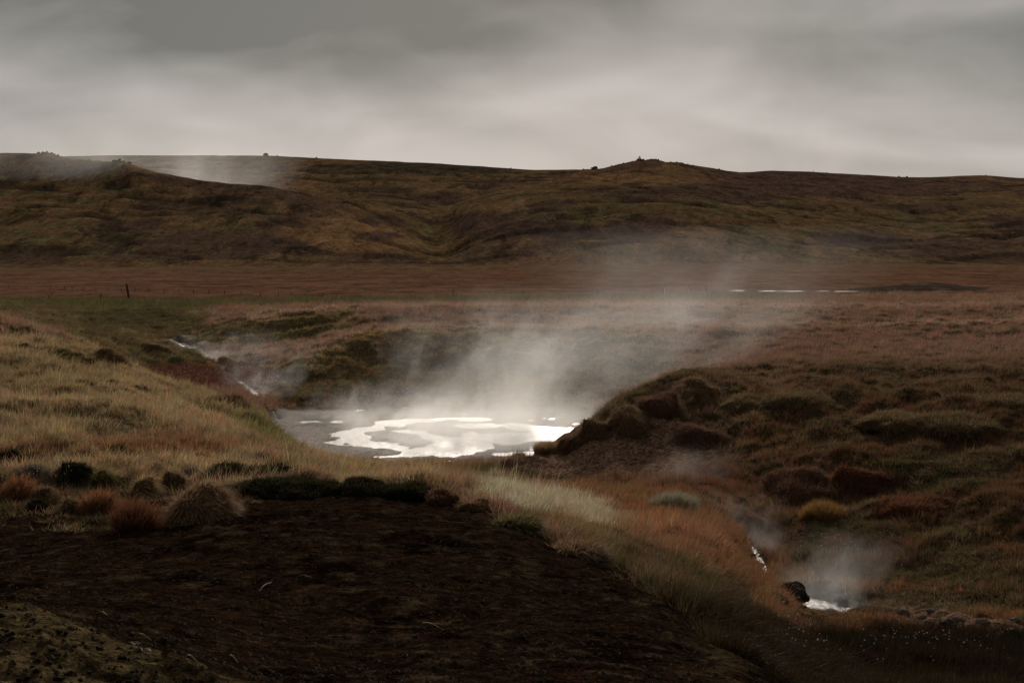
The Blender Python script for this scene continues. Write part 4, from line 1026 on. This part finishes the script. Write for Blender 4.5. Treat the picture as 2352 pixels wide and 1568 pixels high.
for u in (88, 98, 108, 118, 133, 205, 262, 275, 283, 296):
    q = r.uniform(.6, 1.1); rock('skyline_boulder', PF(u, crest(u, 560, 680), .1), (q*1.6, q, q*.9), lav[u % 4], 'dark outcrop stone on the brow of the left hill', 'boulder', 'outcrop stones on the left hill', r.uniform(0, 6))

# ------------------------------------------------------------------ steam
def steam(u, d, z0, rx, ry, H_, sx, sy, spread, dens, nscale, thr, label, power=1.4, stretch=.55, seed=0.0):
    """a drifting plume: base ellipse rx, ry (m), leaning by sx, sy per metre of height"""
    base = Vector(((u-UC)/F*d*S, d*S, z0)); n, mrow = 28, 10; vs, fs = [], []
    for j in range(mrow+1):
        z = H_*j/mrow; g = 1+spread*j/mrow
        for k in range(n): a = 2*math.pi*k/n; vs.append((sx*z+rx*g*math.cos(a), sy*z+ry*g*math.sin(a), z))
    for j in range(mrow):
        for k in range(n): a = j*n+k; b = j*n+(k+1) % n; fs.append((a, b, b+n, a+n))
    fs += [tuple(range(n))[::-1], tuple(range(mrow*n, mrow*n+n))]
    t = new_mat('steam'); co = t.node('ShaderNodeTexCoord').outputs['Object']; x, y, z = t.xyz(co)
    h = t.div(z, H_); xs = t.sub(x, t.mul(z, sx)); ys = t.sub(y, t.mul(z, sy)); g = t.add(1.0, t.mul(h, spread))
    r2 = t.add(t.m('POWER', t.div(xs, t.mul(g, rx)), 2.0), t.m('POWER', t.div(ys, t.mul(g, ry)), 2.0))
    fall = t.m('POWER', t.m('MAXIMUM', t.sub(1.0, r2), 0.0), 1.2)
    fall = t.mul(fall, t.m('POWER', t.m('MAXIMUM', t.sub(1.0, h), 0.0), power))
    wv = t.vec(t.add(t.sub(x, t.mul(z, sx*.6)), seed), t.sub(y, t.mul(z, sy*.6)), t.mul(z, stretch))
    f0 = t.noise(wv, nscale*.45, 2, .5, .4)
    f = t.noise(wv, nscale, 5, .60, 1.3)
    f = t.add(t.mul(f, .62), t.mul(f0, .38))
    dn = t.mul(t.mul(fall, t.ss(f, thr, thr+.24)), dens)
    pv = t.node('ShaderNodeVolumePrincipled'); pv.inputs['Color'].default_value = (.97, .965, .95, 1); pv.inputs['Anisotropy'].default_value = .6
    t.put(pv.inputs['Density'], dn); t.l.new(pv.outputs[0], t.out.inputs['Volume'])
    o = mesh_obj('steam', vs, fs, t.mat); o.location = base
    return setp(o, label, 'steam', kind='stuff')
steam(1070, 52.5, -.05, 6.8, 8.6, 3.0, .35, .1, .35, 1.0, .62, .41, 'dense white steam lying low over the hot spring pool', 2.3, .9, 3)
steam(830, 58, -.05, 3.2, 3.0, 2.6, .25, .1, .5, .22, .8, .46, 'thin steam curl at the far left corner of the hot spring pool', 1.2, .8, 5)
steam(1060, 55, .1, 4.2, 6.0, 8.0, .35, .15, 1.2, .20, .42, .465, 'tall steam column rising from the pool and drifting right', 1.3, .7, 61)
steam(1230, 58, .3, 6.0, 6.0, 7.5, 1.1, .2, 1.2, .085, .30, .42, 'loose steam veil between the pool and the dark bank', 1.1, .8, 13)
steam(590, 64, .6, 2.4, 4.0, 3.8, .35, .2, .7, .26, .62, .45, 'wisp of steam over the narrow stream behind the left hillside', 1.1, .8, 17)
steam(520, 76, 1.0, 2.6, 4.0, 3.0, .4, .2, .5, .24, .6, .45, 'small faint steam wisp in the upper stream hollow', 1.1, .8, 23)
steam(1890, 26, .55, 1.4, 1.4, 2.0, .3, .15, .6, .34, 1.3, .44, 'steam rising from the small white stream pool', 1.0, .8, 31)
steam(1735, 31, .5, .9, 1.4, 1.9, -.2, .3, .9, .28, 1.3, .44, 'thin steam over the narrow lower stream', 1.1, .8, 37)
steam(1560, 35, .6, 1.4, 1.6, 2.4, .3, .2, .6, .22, .9, .44, 'faint steam over the pale bush in the hollow', 1.1, .8, 41)
steam(1540, 84, 3.0, 11.0, 10.0, 9.0, .7, .3, 1.0, .015, .17, .38, 'pale steam veil drifting over the meadow toward the road', .9, .8, 47)
steam(300, 630, 44, 105, 80, 48, -.2, 0, .3, .011, .016, .38, 'bank of mist lying on the ridge behind the left hill', 1.6, .9, 53)
